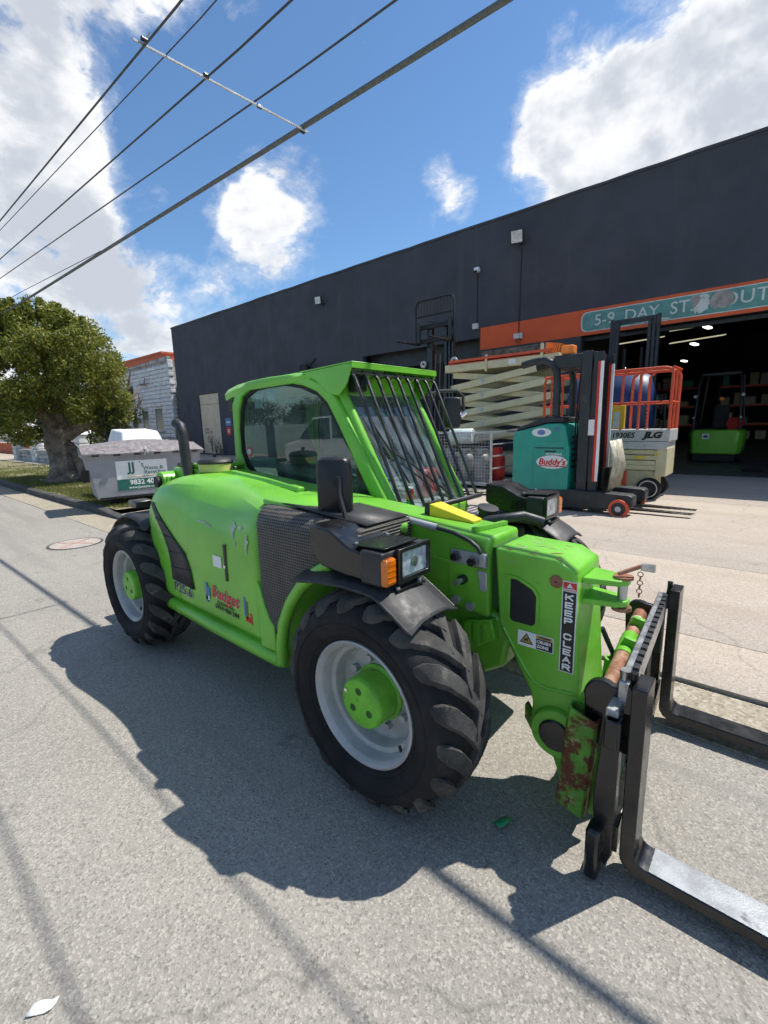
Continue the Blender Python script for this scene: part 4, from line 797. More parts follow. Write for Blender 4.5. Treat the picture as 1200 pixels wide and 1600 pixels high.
for y in (JY0 + .03, JY1 - .03):
    rail([(JX0 + .03, y, 1.3), (JX0 + .03, y, 2.32), (JX0 + .06, y, 2.40), (JX0 + .15, y, 2.43), (JX1 - .15, y, 2.43), (JX1 - .06, y, 2.40), (JX1 - .03, y, 2.32), (JX1 - .03, y, 1.3)], .028, 'top_rail'); rail([(JX0 + .03, y, 1.83), (JX1 - .03, y, 1.83)], .022, 'mid_rail'); rail([(JX0 + .4, y, 2.42), (JX0 + .4, y, 1.34)], .022, 'post')
    for x in (-3.2, -2.42, -2.12): rail([(x, y, 1.34), (x, y, 2.33), (x + .08, y, 2.41)], .026, 'post')
for x in (JX0 + .03, JX1 - .03):
    rail([(x, JY0 + .03, 2.43), (x, JY1 - .03, 2.43)], .026, 'end_rail'); rail([(x, JY0 + .03, 1.83), (x, JY1 - .03, 1.83)], .022, 'end_rail'); rail([(x, (JY0 + JY1) / 2, 1.34), (x, (JY0 + JY1) / 2, 2.43)], .022, 'post')
MB().box(-2.62, -2.35, JY0 - .02, JY0 + .08, 1.36, 1.80).obj('manual_box', 'yellow_machine', jl, bevel=.01); MB().box(-2.54, -2.43, JY0 - .026, JY0 - .0205, 1.38, 1.68).obj('control_plate', 'platform_grey', jl)
rail([(-2.06, JY0 + .2, 1.34 + .035 * i if i < 2 else 1.34 + .035 * i) if i % 2 else (-2.02, JY0 + .23, 1.34 + .035 * i) for i in range(16)], .012, 'coiled_cable', 'black_matt')
# ------------------------------------------------------------------ large cream scissor lift
bg_ = thing('scissor_lift', (-5.8, 11.9, G), 'large cream scissor lift raised behind the gas bottle cage', 'scissor lift')
SX0, SX1, SY0, SY1 = -7.35, -4.35, 11.35, 12.6
pz = [2.50, 2.14, 1.77, 1.40, 1.03]
for i, z in enumerate(pz):
    for y, fl in ((SY0, 1), (SY1 - .08, 1)):
        a, b_ = (SX0 + .1, z - .02), (SX1 - .05, z + .38)
        arm = MB().prism([(a[0], y, a[1] - .085), (b_[0], y, b_[1] - .085), (b_[0], y, b_[1] + .085), (a[0], y, a[1] + .085)], (0, .07, 0)).obj('scissor_arm', 'cream', bg_, bevel=.006)
        MB().cyl(((a[0] + b_[0]) / 2 - .45, y - .02, (a[1] + b_[1]) / 2 - .055), ((a[0] + b_[0]) / 2 - .45, y, (a[1] + b_[1]) / 2 - .055), .05, n=14).obj('pin', 'galv', arm)
    for y in (SY0 + .12, SY1 - .20):
        a, b_ = (SX0 + .1, z + .36), (SX1 - .05, z + .0)
        MB().prism([(a[0], y, a[1] - .08), (b_[0], y, b_[1] - .08), (b_[0], y, b_[1] + .08), (a[0], y, a[1] + .08)], (0, .07, 0)).obj('scissor_arm', 'cream', bg_, bevel=.006)
for z in pz: MB().cyl((SX0 + .12, SY0, z), (SX0 + .12, SY1, z), .03, n=8).obj('cross_tube', 'cream', bg_)
MB().box(SX0 - .05, SX1 + .12, SY0 - .05, SY1 + .05, 2.93, 3.12).obj('platform', 'cream', bg_, bevel=.01); MB().box(SX0 + .0, SX1 + .05, SY0 + .0, SY1, 3.125, 3.15).obj('deck', 'orange', bg_)
MB().box(SX0 + .1, SX1 - .05, SY0 - .09, SY1 + .09, 3.17, 3.23).obj('folded_rail', 'orange', bg_); MB().box(SX0 + 1.2, SX0 + 1.26, SY0 - .08, SY0 - .055, 2.86, 3.28).obj('stanchion', 'cream', bg_); MB().box(SX1 - .32, SX1 - .25, SY0 - .08, SY0 - .055, 3.0, 3.38).obj('stanchion', 'cream', bg_)
for q in range(7): MB().prism([(SX1 - .22 + .05 * q, SY0 - .06, 3.13), (SX1 - .19 + .05 * q, SY0 - .06, 3.13), (SX1 - .16 + .055 * q, SY0 - .06, 3.38 - .01 * q), (SX1 - .19 + .055 * q, SY0 - .06, 3.38 - .01 * q)], (0, .5, 0)).obj('fold_slat', 'orange_bright', bg_)
MB().box(SX0 + 1.85, SX0 + 2.05, SY0 - .062, SY0 - .052, 2.98, 3.09).obj('decal', 'sticker_white', bg_)
MB().box(SX0, SX1 + .1, SY0 + .05, SY1 - .05, .22, .72).obj('chassis', 'cream', bg_, bevel=.03)
for x in (SX0 + .45, SX1 - .35):
    for y, s in ((SY0 + .05, -1), (SY1 - .05, 1)): w = MB().lathe([(.12, -.1), (.27, -.1), (.3, -.07), (.3, .07), (.27, .1), (.12, .1)], (x, y, .335), (0, s, 0), 24, closed=True).obj('wheel', 'rubber', bg_); MB().lathe([(0, -.05), (.121, -.05), (.121, .06), (0, .06)], (x, y, .335), (0, s, 0), 18).obj('rim', 'cream', w)
# ------------------------------------------------------------------ gas bottle cage
cg = thing('gas_cage', (-5.7, 10.1, G), 'galvanised wire cage holding gas bottles', 'cage')
A0, A1, B0, B1 = -6.9, -5.02, 9.55, 10.75
for x in (A0, A1):
    for y in (B0, B1): MB().bar((x, y, G), (x, y, 1.34), .045, .045, (0, 1, 0)).obj('post', 'galv', cg)
for z in (.16, 1.32):
    for p, q in (((A0, B0), (A1, B0)), ((A1, B0), (A1, B1)), ((A1, B1), (A0, B1)), ((A0, B1), (A0, B0))): MB().bar((*p, z), (*q, z), .04, .04).obj('rail', 'galv', cg)
for z in (.5, .78, 1.05): MB().bar((A1, B0, z), (A1, B1, z), .03, .03).obj('rail', 'galv', cg)
MB().box(A0, A1, B0, B1, .10, .14).obj('deck', 'galv', cg)
for i in range(1, 24): x = A0 + (A1 - A0) * i / 24; MB().cyl((x, B0, .16), (x, B0, 1.32), .004, n=5).obj('mesh_wire', 'galv', cg)
for i in range(1, 15): z = .16 + 1.16 * i / 15; MB().cyl((A0, B0 - .006, z), (A1, B0 - .006, z), .004, n=5).obj('mesh_wire', 'galv', cg)
def bottle(x, y, m, label, s=1.0, z=.142):
    b = thing('gas_bottle', (x, y, z), label, 'gas bottle', 'gas bottles in the cage')
    MB().lathe([(0, 0), (.15 * s, 0), (.155 * s, .02), (.155 * s, .05), (.18 * s, .09), (.19 * s, .16), (.19 * s, .52), (.17 * s, .62), (.10 * s, .69), (.04 * s, .71)], (x, y, z), (0, 0, 1), 22).obj('body', m, b)
    MB().lathe([(.10 * s, .66), (.12 * s, .66), (.125 * s, .80), (.115 * s, .80)], (x, y, z), (0, 0, 1), 18, closed=True).obj('collar', m, b); MB().cyl((x, y, z + .7), (x, y, z + .78), .025, n=8).obj('valve', 'galv', b)
for i, (x, y, m_) in enumerate([(-5.85, 9.85, 'gas_bottle'), (-5.42, 9.85, 'gas_bottle'), (-6.3, 9.85, 'gas_bottle'), (-6.7, 9.9, 'gas_bottle'), (-5.3, 10.4, 'red'), (-5.8, 10.4, 'gas_bottle')]):
    bottle(x, y, m_, ['grey gas bottle in the front row of the cage, second from right', 'grey gas bottle at the right front corner of the cage', 'grey gas bottle in the front row of the cage, third from right', 'grey gas bottle at the left front corner of the cage', 'red gas bottle at the back right of the cage', 'grey gas bottle in the back row of the cage'][i])
dm = thing('drum', (-6.15, 10.3, .85), 'pale green plastic drum lying on top of the gas bottles', 'drum'); MB().lathe([(0, -.3), (.17, -.3), (.19, -.27), (.19, .27), (.17, .3), (0, .3)], (-6.15, 10.15, 1.22), (1, .2, 0), 22).obj('body', 'pale_text', dm); MB().cyl((-5.86, 10.2, 1.28), (-5.83, 10.2, 1.28), .03, n=10).obj('cap', 'white', dm)
tag(MB().tube([(-5.9, 8.9, G + .012), (-5.5, 8.6, G + .012), (-4.9, 8.65, G + .012), (-4.4, 9.0, G + .012), (-4.5, 9.2, G + .012), (-5.0, 8.95, G + .012), (-5.6, 8.75, G + .012), (-5.3, 8.5, G + .012), (-4.5, 8.7, G + .012)], .013, 6).obj('hose_on_ground', 'black_matt'), 'thin black hose looped on the concrete by the teal truck', 'hose')
# ------------------------------------------------------------------ forklifts: raised mast behind the cab, mast in the doorway, green one inside
def mast(t, x0, x1, y, z0, z1, m='black_matt', stages=2, wr=.035):
    for x, s in ((x0, 1), (x1, -1)):
        for q in range(stages): MB().box(x + s * .085 * q - wr, x + s * .085 * q + wr, y - .05 * q, y - .05 * q + .12, z0, z1 - .05 * q).obj('mast_rail', m, t, bevel=.005)
    for z in (z0 + .3, (z0 + z1) / 2 + .2, z1 - .14): MB().box(x0 + .06, x1 - .06, y + .06, y + .11, z, z + .12).obj('crossbar', m, t)
f1 = thing('forklift', (-8.2, 13.0, G), 'black forklift with raised mast and backrest behind the cab', 'forklift')
mast(f1, -8.60, -7.74, 12.2, G + .1, 4.62, 'black_paint', 3, .041); 
for x in (-8.38, -8.0): MB().cyl((x, 12.28, .3), (x, 12.28, 3.9), .04, n=10).obj('lift_cylinder', 'galv' if x > -8.2 else 'charcoal', f1)
for x in (-8.5, -7.86): MB().cyl((x, 12.18, .5), (x, 12.18, 3.6), .022, n=8).obj('chain', 'galv', f1); 
for x in (-8.72, -7.62): MB().lathe([(.05, -.03), (.11, -.03), (.11, .03), (.05, .03)], (x, 12.12, 3.35), (0, 1, 0), 16, closed=True).obj('pulley', 'galv', f1)
for q in range(5): MB().tube([(-8.32 + .09 * q, 12.16, .6), (-8.32 + .09 * q, 12.12, 2.2), (-8.30 + .085 * q, 12.16, 3.6)], .018, 6).obj('hose', 'black_matt' if q % 2 else 'print_grey', f1)
MB().tube([(-8.92, 12.02, 3.98), (-8.92, 12.02, 5.02), (-8.86, 12.02, 5.14), (-8.78, 12.02, 5.17), (-7.72, 12.02, 5.17), (-7.62, 12.02, 5.14), (-7.56, 12.02, 5.02), (-7.56, 12.02, 3.9)], .028, 8).obj('backrest_frame', 'black_matt', f1)
for q in range(1, 12): x = -8.92 + 1.36 * q / 12; MB().bar((x, 12.02, 4.72), (x, 12.02, 5.17), .016, .02, (0, 1, 0)).obj('backrest_bar', 'black_matt', f1)
MB().bar((-8.92, 12.02, 4.72), (-7.56, 12.02, 4.72), .03, .04).obj('backrest_rail', 'black_matt', f1)
for z in (3.95, 4.35): MB().box(-8.9, -7.58, 12.0, 12.08, z, z + .12).obj('carriage_bar', 'black_matt', f1)
for x in (-8.85, -7.72): MB().yz([(12.0, 3.9), (12.0, 4.55), (11.95, 4.55), (11.95, 3.96), (10.9, 3.92), (10.9, 3.9)], x, x + .11).obj('fork', 'charcoal', f1)
MB().box(-8.75, -7.55, 12.5, 14.3, .25, 1.05).obj('body', 'charcoal', f1, bevel=.08); MB().box(-8.7, -7.6, 13.5, 14.4, .25, 1.25).obj('counterweight', 'charcoal', f1, bevel=.1)
for x in (-8.68, -7.62):
    for y in (12.7, 14.0): w = MB().lathe([(.1, -.09), (.27, -.09), (.3, -.06), (.3, .06), (.27, .09), (.1, .09)], (x, y, G + .3), (1, 0, 0), 22, closed=True).obj('wheel', 'rubber', f1); MB().lathe([(0, -.05), (.101, -.05), (.101, .06), (0, .06)], (x, y, G + .3), (1, 0, 0), 16).obj('rim', 'white_dirty', w)
    MB().tube([(x, 12.7, 1.0), (x, 12.8, 2.1), (x, 13.7, 2.15), (x, 13.9, 1.2)], .04, 8).obj('guard_post', 'charcoal', f1)
for q in range(5): MB().bar((-8.68, 12.85 + .2 * q, 2.15), (-7.62, 12.85 + .2 * q, 2.15), .04, .03).obj('guard_bar', 'charcoal', f1)
MB().box(-8.4, -7.9, 13.2, 13.7, 1.05, 1.55).obj('seat', 'seat_cloth', f1, bevel=.05)
f2 = thing('forklift', (-3.2, 14.4, G), 'tall black forklift mast standing in the open doorway', 'forklift')
mast(f2, -3.68, -2.62, 13.4, G + .1, 4.05, 'charcoal', 3)
for x in (-3.35, -2.95): MB().cyl((x, 13.46, .3), (x, 13.46, 3.3), .04, n=10).obj('lift_cylinder', 'black_matt', f2)
MB().box(-3.75, -2.6, 13.15, 13.22, .3, .75).obj('carriage', 'black_matt', f2)
for x in (-3.5, -2.9): MB().yz([(13.15, .06), (13.15, .75), (13.1, .75), (13.1, .12), (12.2, .09), (12.2, .06)], x, x + .11).obj('fork', 'black_paint', f2)
MB().box(-3.8, -2.6, 13.7, 15.4, .25, 1.1).obj('body', 'charcoal', f2, bevel=.08); MB().box(-3.75, -2.65, 15.1, 15.7, .25, 1.3).obj('counterweight', 'charcoal', f2, bevel=.1)
for x in (-3.78, -2.62):
    for y in (13.85, 15.2): w = MB().lathe([(.1, -.09), (.27, -.09), (.3, -.06), (.3, .06), (.27, .09), (.1, .09)], (x, y, G + .3), (1, 0, 0), 22, closed=True).obj('wheel', 'rubber', f2); MB().lathe([(0, -.05), (.101, -.05), (.101, .06), (0, .06)], (x, y, G + .3), (1, 0, 0), 16).obj('rim', 'white_dirty', w)
    MB().tube([(x, 13.8, 1.0), (x, 13.9, 2.1), (x, 15.0, 2.15), (x, 15.2, 1.2)], .04, 8).obj('guard_post', 'charcoal', f2)
bt = thing('blue_tank', (-3.2, 12.7, G), 'large blue plastic tank lying behind the orange rails', 'tank')
MB().lathe([(0, -.9), (.40, -.88), (.64, -.8), (.70, -.70), (.72, -.45), (.70, -.43), (.72, -.40), (.72, 0), (.70, .02), (.72, .05), (.72, .45), (.70, .47), (.72, .50), (.70, .70), (.64, .8), (.40, .88), (0, .9)], (-3.15, 11.75, 1.82), (1, .1, 0), 40).obj('shell', 'blue', bt)
for dx in (-.5, .5): MB().yz([(11.1, G), (12.4, G), (12.3, 1.3), (12.0, 1.02), (11.5, 1.02), (11.2, 1.3)], -3.15 + dx - .05, -3.15 + dx + .05).obj('cradle', 'charcoal', bt)
MB().lathe([(.0, 1.0), (.18, 1.0), (.2, 1.04), (.0, 1.06)], (-3.15, 11.75, 1.82), (1, .1, 0), 20).obj('cap', 'charcoal', bt)
gf = thing('green_forklift', (-1.8, 19.6, G), 'bright green forklift seen from behind inside the dark shed', 'forklift')
cwp = [(-2.50, .30), (-1.06, .30), (-1.02, 1.02), (-1.10, 1.10), (-2.46, 1.10), (-2.54, 1.02)]
MB().loft([[(x * 1.0 + (.12 if x < -1.8 else -.12), 18.85, z) for x, z in cwp], [(x, 19.1, z) for x, z in cwp], [(x, 20.6, z) for x, z in cwp]]).obj('counterweight', 'green', gf, bevel=.05); MB().box(-2.35, -1.2, 18.95, 20.6, .06, .30).obj('chassis', 'black_matt', gf)
nb = MB().box(-2.12, -1.92, 18.838, 18.848, .80, .98).obj('badge', 'sticker_white', gf); MB().box(-2.08, -1.96, 18.834, 18.837, .85, .92).obj('badge_mark', 'print_black', nb)
for x in (-2.42, -1.14):
    MB().tube([(x, 18.98, 1.08), (x + (.08 if x < -2 else -.08), 19.0, 2.6), (x + (.14 if x < -2 else -.14), 19.2, 2.92), (x + (.14 if x < -2 else -.14), 20.5, 2.95), (x, 20.6, 1.2)], .035, 8).obj('guard_post', 'charcoal', gf); MB().cyl((x, 18.95, 2.2), (x, 18.9, 2.2), .05, n=10).obj('rear_lamp', 'white_dirty', gf); MB().cyl((x, 18.95, 1.5), (x, 18.9, 1.5), .03, n=10).obj('rear_lamp', 'white_dirty', gf)
    w = MB().lathe([(.1, -.1), (.25, -.1), (.27, -.07), (.27, .07), (.25, .1), (.1, .1)], (x, 19.4, G + .27), (1, 0, 0), 22, closed=True).obj('wheel', 'rubber', gf); MB().lathe([(0, -.05), (.101, -.05), (.101, .06), (0, .06)], (x, 19.4, G + .27), (1, 0, 0), 14).obj('rim', 'charcoal', w)
MB().bar((-2.3, 19.1, 2.9), (-1.26, 19.1, 2.9), .06, .05).obj('guard_header', 'charcoal', gf)
for q in range(5): MB().bar((-2.28, 19.35 + .25 * q, 2.94), (-1.28, 19.35 + .25 * q, 2.94), .05, .03).obj('guard_bar', 'charcoal', gf)
MB().box(-1.95, -1.5, 19.4, 19.6, 1.1, 1.9).obj('seat_back', 'seat_cloth', gf, bevel=.08); MB().cyl((-1.35, 19.2, 1.3), (-1.25, 19.5, 1.3), .2, n=18).obj('gas_cylinder', 'red', gf)
MB().lathe([(.0, 0), (.06, 0), (.06, .1), (.0, .12)], (-1.72, 19.2, 2.05), (0, 0, 1), 12).obj('beacon', 'orange_bright', gf)
tag(MB().lathe([(0, 0), (.22, 0), (.24, .03), (.2, .05), (0, .05)], (-.6, 16.2, .037), (0, 0, 1), 20).obj('drain_lid', 'black_matt'), 'small round black lid on the shed floor', 'lid')

# clutter standing in the dark of the shed
def rack(x0, x1, y, label, seed):
    t = thing('storage_rack', (x0, y, .036), label, 'rack', 'storage racks inside the shed'); rr = random.Random(seed)
    for x in (x0, (x0 + x1) / 2, x1):
        for yy in (y, y + .9): MB().bar((x, yy, .036), (x, yy, 4.2), .09, .09, (0, 1, 0)).obj('upright', 'blue', t)
    for z in (.9, 2.1, 3.3): MB().box(x0, x1, y - .02, y + .04, z, z + .12).obj('beam', 'orange', t); MB().box(x0, x1, y, y + .9, z + .121, z + .14).obj('shelf', 'platform_grey', t)
    n = 0
    for z in (.036, 1.045, 2.245, 3.445):
        x = x0 + .15
        while x < x1 - .5:
            w = rr.uniform(.35, .8); h = rr.uniform(.3, .75)
            if rr.random() < .8:
                n += 1; o = MB().box(x, x + w, y + .08, y + .8, z, z + h).obj('carton', rr.choice(['curtain', 'cream', 'white_dirty', 'platform_grey', 'teal', 'door_cream']), t, bevel=.01)
            x += w + rr.uniform(.05, .3)
rack(-9.5, -4.6, 37, 'tall storage rack with cartons deep inside the shed at left', 4); rack(-3.6, 2.4, 38, 'tall storage rack with cartons behind the green forklift', 8)
# ------------------------------------------------------------------ the telehandler
th = thing('telehandler', (-2.33, 2.06, 0), 'bright green telehandler with barred cab windscreen and black forks', 'telehandler')
AXF, AXR, AZ = -1.178, -3.481, .465
Y0, Y1 = 1.185, 2.935
# wheels ------------------------------------------------
def make_wheel():
    c = (0, 0, 0); ax = (0, 1, 0)
    rim = MB().lathe([(.236, .31), (.262, .308), (.262, .298), (.238, .285), (.225, .24), (.205, .22), (.2, .16), (.205, .10), (.226, .085), (.232, .045), (.240, .03), (.250, .012), (.264, .006), (.264, -.008), (.256, -.012), (.248, -.006), (.238, .006), (.234, .012), (.231, .046), (.226, .054), (.210, .060), (.206, .066), (.203, .108), (.198, .116), (.188, .122), (.05, .122), (.05, .16), (.18, .16), (.19, .22), (.214, .24), (.226, .29)], c, ax, 56, closed=True).obj('wheel', 'rim_silver', th, local=True, smooth=30)
    for i in range(8):
        a = 2 * math.pi * (i + .4) / 8; x, z = .146 * math.cos(a), .146 * math.sin(a)
        MB().cyl((x, .123, z), (x, .098, z), .017, n=6).obj('wheel_nut', 'galv', rim, local=True); 
    hub = MB().lathe([(0, .125), (.118, .125), (.120, .108), (.109, .10), (.1075, .018), (.106, .006), (.098, -.002), (.0, -.003)], c, ax, 40).obj('hub', 'green_hub', rim, local=True)
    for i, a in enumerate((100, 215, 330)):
        x, z = .052 * math.cos(R(a)), .052 * math.sin(R(a)); MB().lathe([(0, -.0042), (.015, -.0042), (.016, -.0028), (0, -.0028)], (x, 0, z), ax, 14).obj('hub_hole_shade', 'inner_dark', rim, local=True)  # flat dark green discs, painted shade in place of holes in the hub
    MB().cyl((-.078, -.001, .035), (-.078, -.006, .035), .008, n=10).obj('hub_plug', 'chrome', rim, local=True)
    prof = [(.238, .03), (.262, .004), (.285, -.018), (.32, -.034), (.355, -.040), (.385, -.034), (.408, -.018), (.425, .004), (.437, .03), (.446, .09), (.449, .15), (.446, .21), (.437, .27), (.425, .296), (.408, .318), (.385, .334), (.355, .34), (.32, .334), (.285, .318), (.262, .296), (.238, .27)]
    tw = lambda y: y if y < .03 else .03 + (y - .03) * .86; tr_ = lambda r: r if r < .262 else .262 + (r - .262) * .945      # .463 m over the lugs
    prof = [(tr_(r), tw(y)) for r, y in prof]
    tb = MB().lathe(prof, c, ax, 72, closed=True)
    # moulded rings on the sidewall
    for rr, yy in ((.287, -.018), (.347, -.0385)): tb.lathe([(rr - .004, yy + .004), (rr, yy - .004), (rr + .004, yy + .004)], c, ax, 72, closed=True)
    tyre = tb.obj('tyre', 'rubber', rim, local=True, smooth=50)
    nl = 18; jr = random.Random(3)
    for mname, half in (('tread_lugs', 0),):
        lg = MB()
        for side in (0, 1):
            for i in range(nl):
                th0 = 2 * math.pi * (i + .5 * side) / nl; secs = []
                for s, yy, rt_, wd in ((0, -.030, .402, .016), (.05, -.024, .424, .050), (.14, -.004, .447, .078), (.3, .035, .462, .088), (.6, .10, .471, .084), (.85, .145, .4745, .074), (1.0, .172, .475, .060)):
                    y = yy if side == 0 else .30 - yy; t = th0 - .40 * s - .10 * s * s; wj = wd * jr.uniform(.96, 1.04); rt2 = rt_ + jr.uniform(-.0015, .001)
                    cx, cz = math.cos(t), math.sin(t); tx, tz = -cz, cx; rb = .425 if s > .1 else .39
                    secs.append([(cx * rb + tx * wj * .58, y, cz * rb + tz * wj * .58), (cx * rt2 + tx * wj * .5, y, cz * rt2 + tz * wj * .5), (cx * rt2 - tx * wj * .5, y, cz * rt2 - tz * wj * .5), (cx * rb - tx * wj * .58, y, cz * rb - tz * wj * .58)])
                lg.loft(secs)
        lg.v = [(x * tr_(math.hypot(x, z)) / math.hypot(x, z), tw(y), z * tr_(math.hypot(x, z)) / math.hypot(x, z)) for x, y, z in lg.v]
        lg.obj(mname, 'rubber_dusty', rim, local=True, bevel=.0035, seg=2, smooth=35)
    MB().cyl((.2, -.004, -.09), (.215, -.014, -.10), .006, n=8).obj('valve', 'black_matt', rim, local=True)
    return rim
wheel = make_wheel(); base = Vector((-2.33, 2.06, 0))
for i, (x, y, rz) in enumerate([(AXF, Y0, 0), (AXR, Y0, 0), (AXF, Y1, math.pi), (AXR, Y1, math.pi)]):
    w = wheel if i == 0 else copy_tree(wheel, th)
    w.location = Vector((x, y, AZ)) - base; w.rotation_euler = (0, [.0, .13, .0, .21][i], rz)
for x in (AXF, AXR): MB().cyl((x, 1.3, AZ), (x, 2.82, AZ), .075).obj('axle', 'green_boom', th); MB().cyl((x, 1.9, AZ), (x, 2.2, AZ), .15).obj('differential', 'green_boom', th)
# chassis -----------------------------------------------
MB().xz([(-4.02, .45), (-4.02, .95), (-3.4, 1.0), (-2.4, .80), (-1.0, .82), (-.78, .72), (-.82, .52), (-1.0, .40), (-2.2, .36), (-3.4, .40)], 1.70, 2.44).obj('chassis', 'green_boom', th, bevel=.02)
MB().box(-3.15, -1.86, 1.36, 1.74, .38, .60).obj('engine_cradle', 'black_matt', th); MB().box(-3.3, -1.75, 2.4, 2.85, .36, .95).obj('cab_floor', 'charcoal', th, bevel=.03)
# hood --------------------------------------------------
ST = [  # X, side Y, shoulder inset, top z, bottom z
    (-3.325, 1.40, .04, 1.02, .60), (-3.31, 1.34, .05, 1.10, .55), (-3.28, 1.30, .055, 1.155, .50), (-3.22, 1.275, .06, 1.20, .475), (-3.10, 1.266, .07, 1.245, .465), (-2.96, 1.264, .08, 1.275, .46), (-2.80, 1.264, .11, 1.285, .458), (-2.62, 1.264, .15, 1.275, .456),
    (-2.42, 1.264, .17, 1.26, .453), (-2.25, 1.264, .15, 1.24, .450), (-2.12, 1.262, .11, 1.225, .448), (-2.02, 1.260, .075, 1.212, .446), (-1.965, 1.262, .06, 1.205, .445), (-1.945, 1.268, .06, 1.195, .445)]
def hood_ring(s):
    X_, ys, si, zt, zb = s; q = min(1, si / .1)
    pts = [(ys + .015, zb), (ys, zb + .02), (ys, .62), (ys, .80), (ys, .92 if si > .1 else .95), (ys + si * .10, 1.00 if si > .1 else 1.03), (ys + si * .38, zt - .115), (ys + si * .80, zt - .045), (ys + si + .04, zt - .014), (ys + si + .12, zt - .003), (1.60, zt), (1.635, zt - .02), (1.64, .8), (1.64, zb)]
    return pts
rings = []
for s in ST:
    pts = hood_ring(s); n = len(pts); zt, zb = s[3], s[4]
    pts = [(y, min(max(z, zb), zt)) for y, z in pts]; rings.append([(s[0], y, z) for y, z in pts])
def hoodY(X_, z):
    for i in range(len(ST) - 1):
        if ST[i][0] <= X_ <= ST[i + 1][0]: break
    t = (X_ - ST[i][0]) / (ST[i + 1][0] - ST[i][0]); a, b_ = rings[i], rings[i + 1]
    pl = [(a[j][1] * (1 - t) + b_[j][1] * t, a[j][2] * (1 - t) + b_[j][2] * t) for j in range(11)]
    for j in range(10):
        if pl[j][1] <= z <= pl[j + 1][1] and pl[j + 1][1] > pl[j][1]: u = (z - pl[j][1]) / (pl[j + 1][1] - pl[j][1]); return pl[j][0] * (1 - u) + pl[j + 1][0] * u
    return pl[0][0]
hood = MB().loft(rings).obj('engine_cover', 'green', th, smooth=24, sub=1)
hood.modifiers['sub'].subdivision_type = 'CATMULL_CLARK'
# raised inner ridge next to the cab
MB().loft([[(x, 1.60, z), (x, 1.655, z), (x, 1.655, z + .022), (x, 1.615, z + .026)] for x, z in ((-3.05, 1.245), (-2.7, 1.27), (-2.3, 1.237), (-2.02, 1.205))]).obj('hood_ridge', 'green', th, bevel=.006)
# dark air vent let into the side
Lf = [(-3.185, 1.085), (-3.08, 1.0), (-2.985, .90), (-2.93, .80), (-2.915, .70), (-2.918, .615)]; Rt = [(-3.15, 1.095), (-2.98, .985), (-2.84, .895), (-2.715, .815), (-2.665, .72), (-2.64, .60)]
rows = []
for (a, b_) in zip(Lf, Rt): rows.append([(a[0] + (b_[0] - a[0]) * q / 4, hoodY(a[0] + (b_[0] - a[0]) * q / 4, a[1] + (b_[1] - a[1]) * q / 4) - .0045, a[1] + (b_[1] - a[1]) * q / 4) for q in range(5)])
vt = MB().sheet(rows).obj('side_vent', 'black_plastic', th, solid=.007)
for i in range(1, 5):
    a, b_ = Lf[i], Rt[i]; rows[i]
    MB().tube([(x, y - .004, z) for x, y, z in rows[i][:]], .004, 5).obj('vent_rib', 'black_matt', vt)
# latch slot, stickers, worn paint
sl = MB().box(-2.262, -2.238, 1.2575, 1.2625, .735, .945).obj('latch_slot', 'print_black', th, bevel=.004); MB().cyl((-2.25, 1.257, .82), (-2.25, 1.250, .82), .010, n=12).obj('latch_bolt', 'chrome', sl)
MB().box(-2.38, -2.292, 1.2585, 1.2615, .80, .865).obj('sticker', 'sticker_white', th)
def flake(cx, cz, rx, rz, seed):
    rr = random.Random(seed); pts = []
    for i in range(22): t = 2 * math.pi * i / 22; f_ = 1 + rr.uniform(-.5, .45); x, z = cx + rx * math.cos(t) * f_, cz + rz * math.sin(t) * f_; pts.append((x, hoodY(x, z) - .0035, z))
    c0 = (cx, hoodY(cx, cz) - .0035, cz); MB().add([c0] + pts, [(0, 1 + i, 1 + (i + 1) % 22) for i in range(22)]).obj('bare_patch', 'primer', th, smooth=0)
for a in [(-2.18, 1.035, .022, .035, 1), (-2.03, .985, .014, .034, 2), (-2.11, 1.05, .02, .010, 3), (-2.145, .965, .008, .012, 4), (-2.52, 1.035, .05, .006, 5), (-2.44, 1.02, .02, .008, 6), (-2.03, .93, .006, .008, 7)]: flake(*a)
tx = lambda s, x, z, sz, m, **k_: text('lettering', s, (x, 1.2585, z), sz, (1, 0, -.03), (.03, 0, 1), m, th, **k_)
text('lettering', 'P25.6', (-2.79, 1.2608, .567), .088, (1, 0, -.03), (.03, 0, 1), 'sticker_white', th, bold=.0035, xscale=1.2); tx('P25.6', -2.79, .567, .088, 'print_black', bold=.0005, xscale=1.2)
tx('Budget', -2.29, .635, .10, 'print_red', bold=.0015, shear=.15, xscale=1.02); text('lettering', 'Budget', (-2.288, 1.2608, .633), .10, (1, 0, -.03), (.03, 0, 1), 'sticker_white', th, bold=.002, shear=.15, xscale=1.02)
tx('Machinery  Hire', -2.29, .583, .026, 'print_black'); tx('0414 466 244', -2.28, .553, .040, 'print_black', bold=.0008, xscale=1.1)
for (x0, x1, z0, z1, m_) in [(-2.50, -2.478, .56, .68, 'print_blue'), (-2.472, -2.455, .60, .66, 'print_blue'), (-2.498, -2.46, .575, .60, 'white'), (-2.10, -2.085, .575, .68, 'print_blue'), (-2.078, -2.064, .56, .66, 'print_grey'), (-2.09, -2.05, .545, .575, 'print_red'), (-2.045, -2.028, .54, .60, 'print_red')]: MB().box(x0, x1, 1.2582, 1.2612, z0, z1).obj('decal_mark', m_, th)
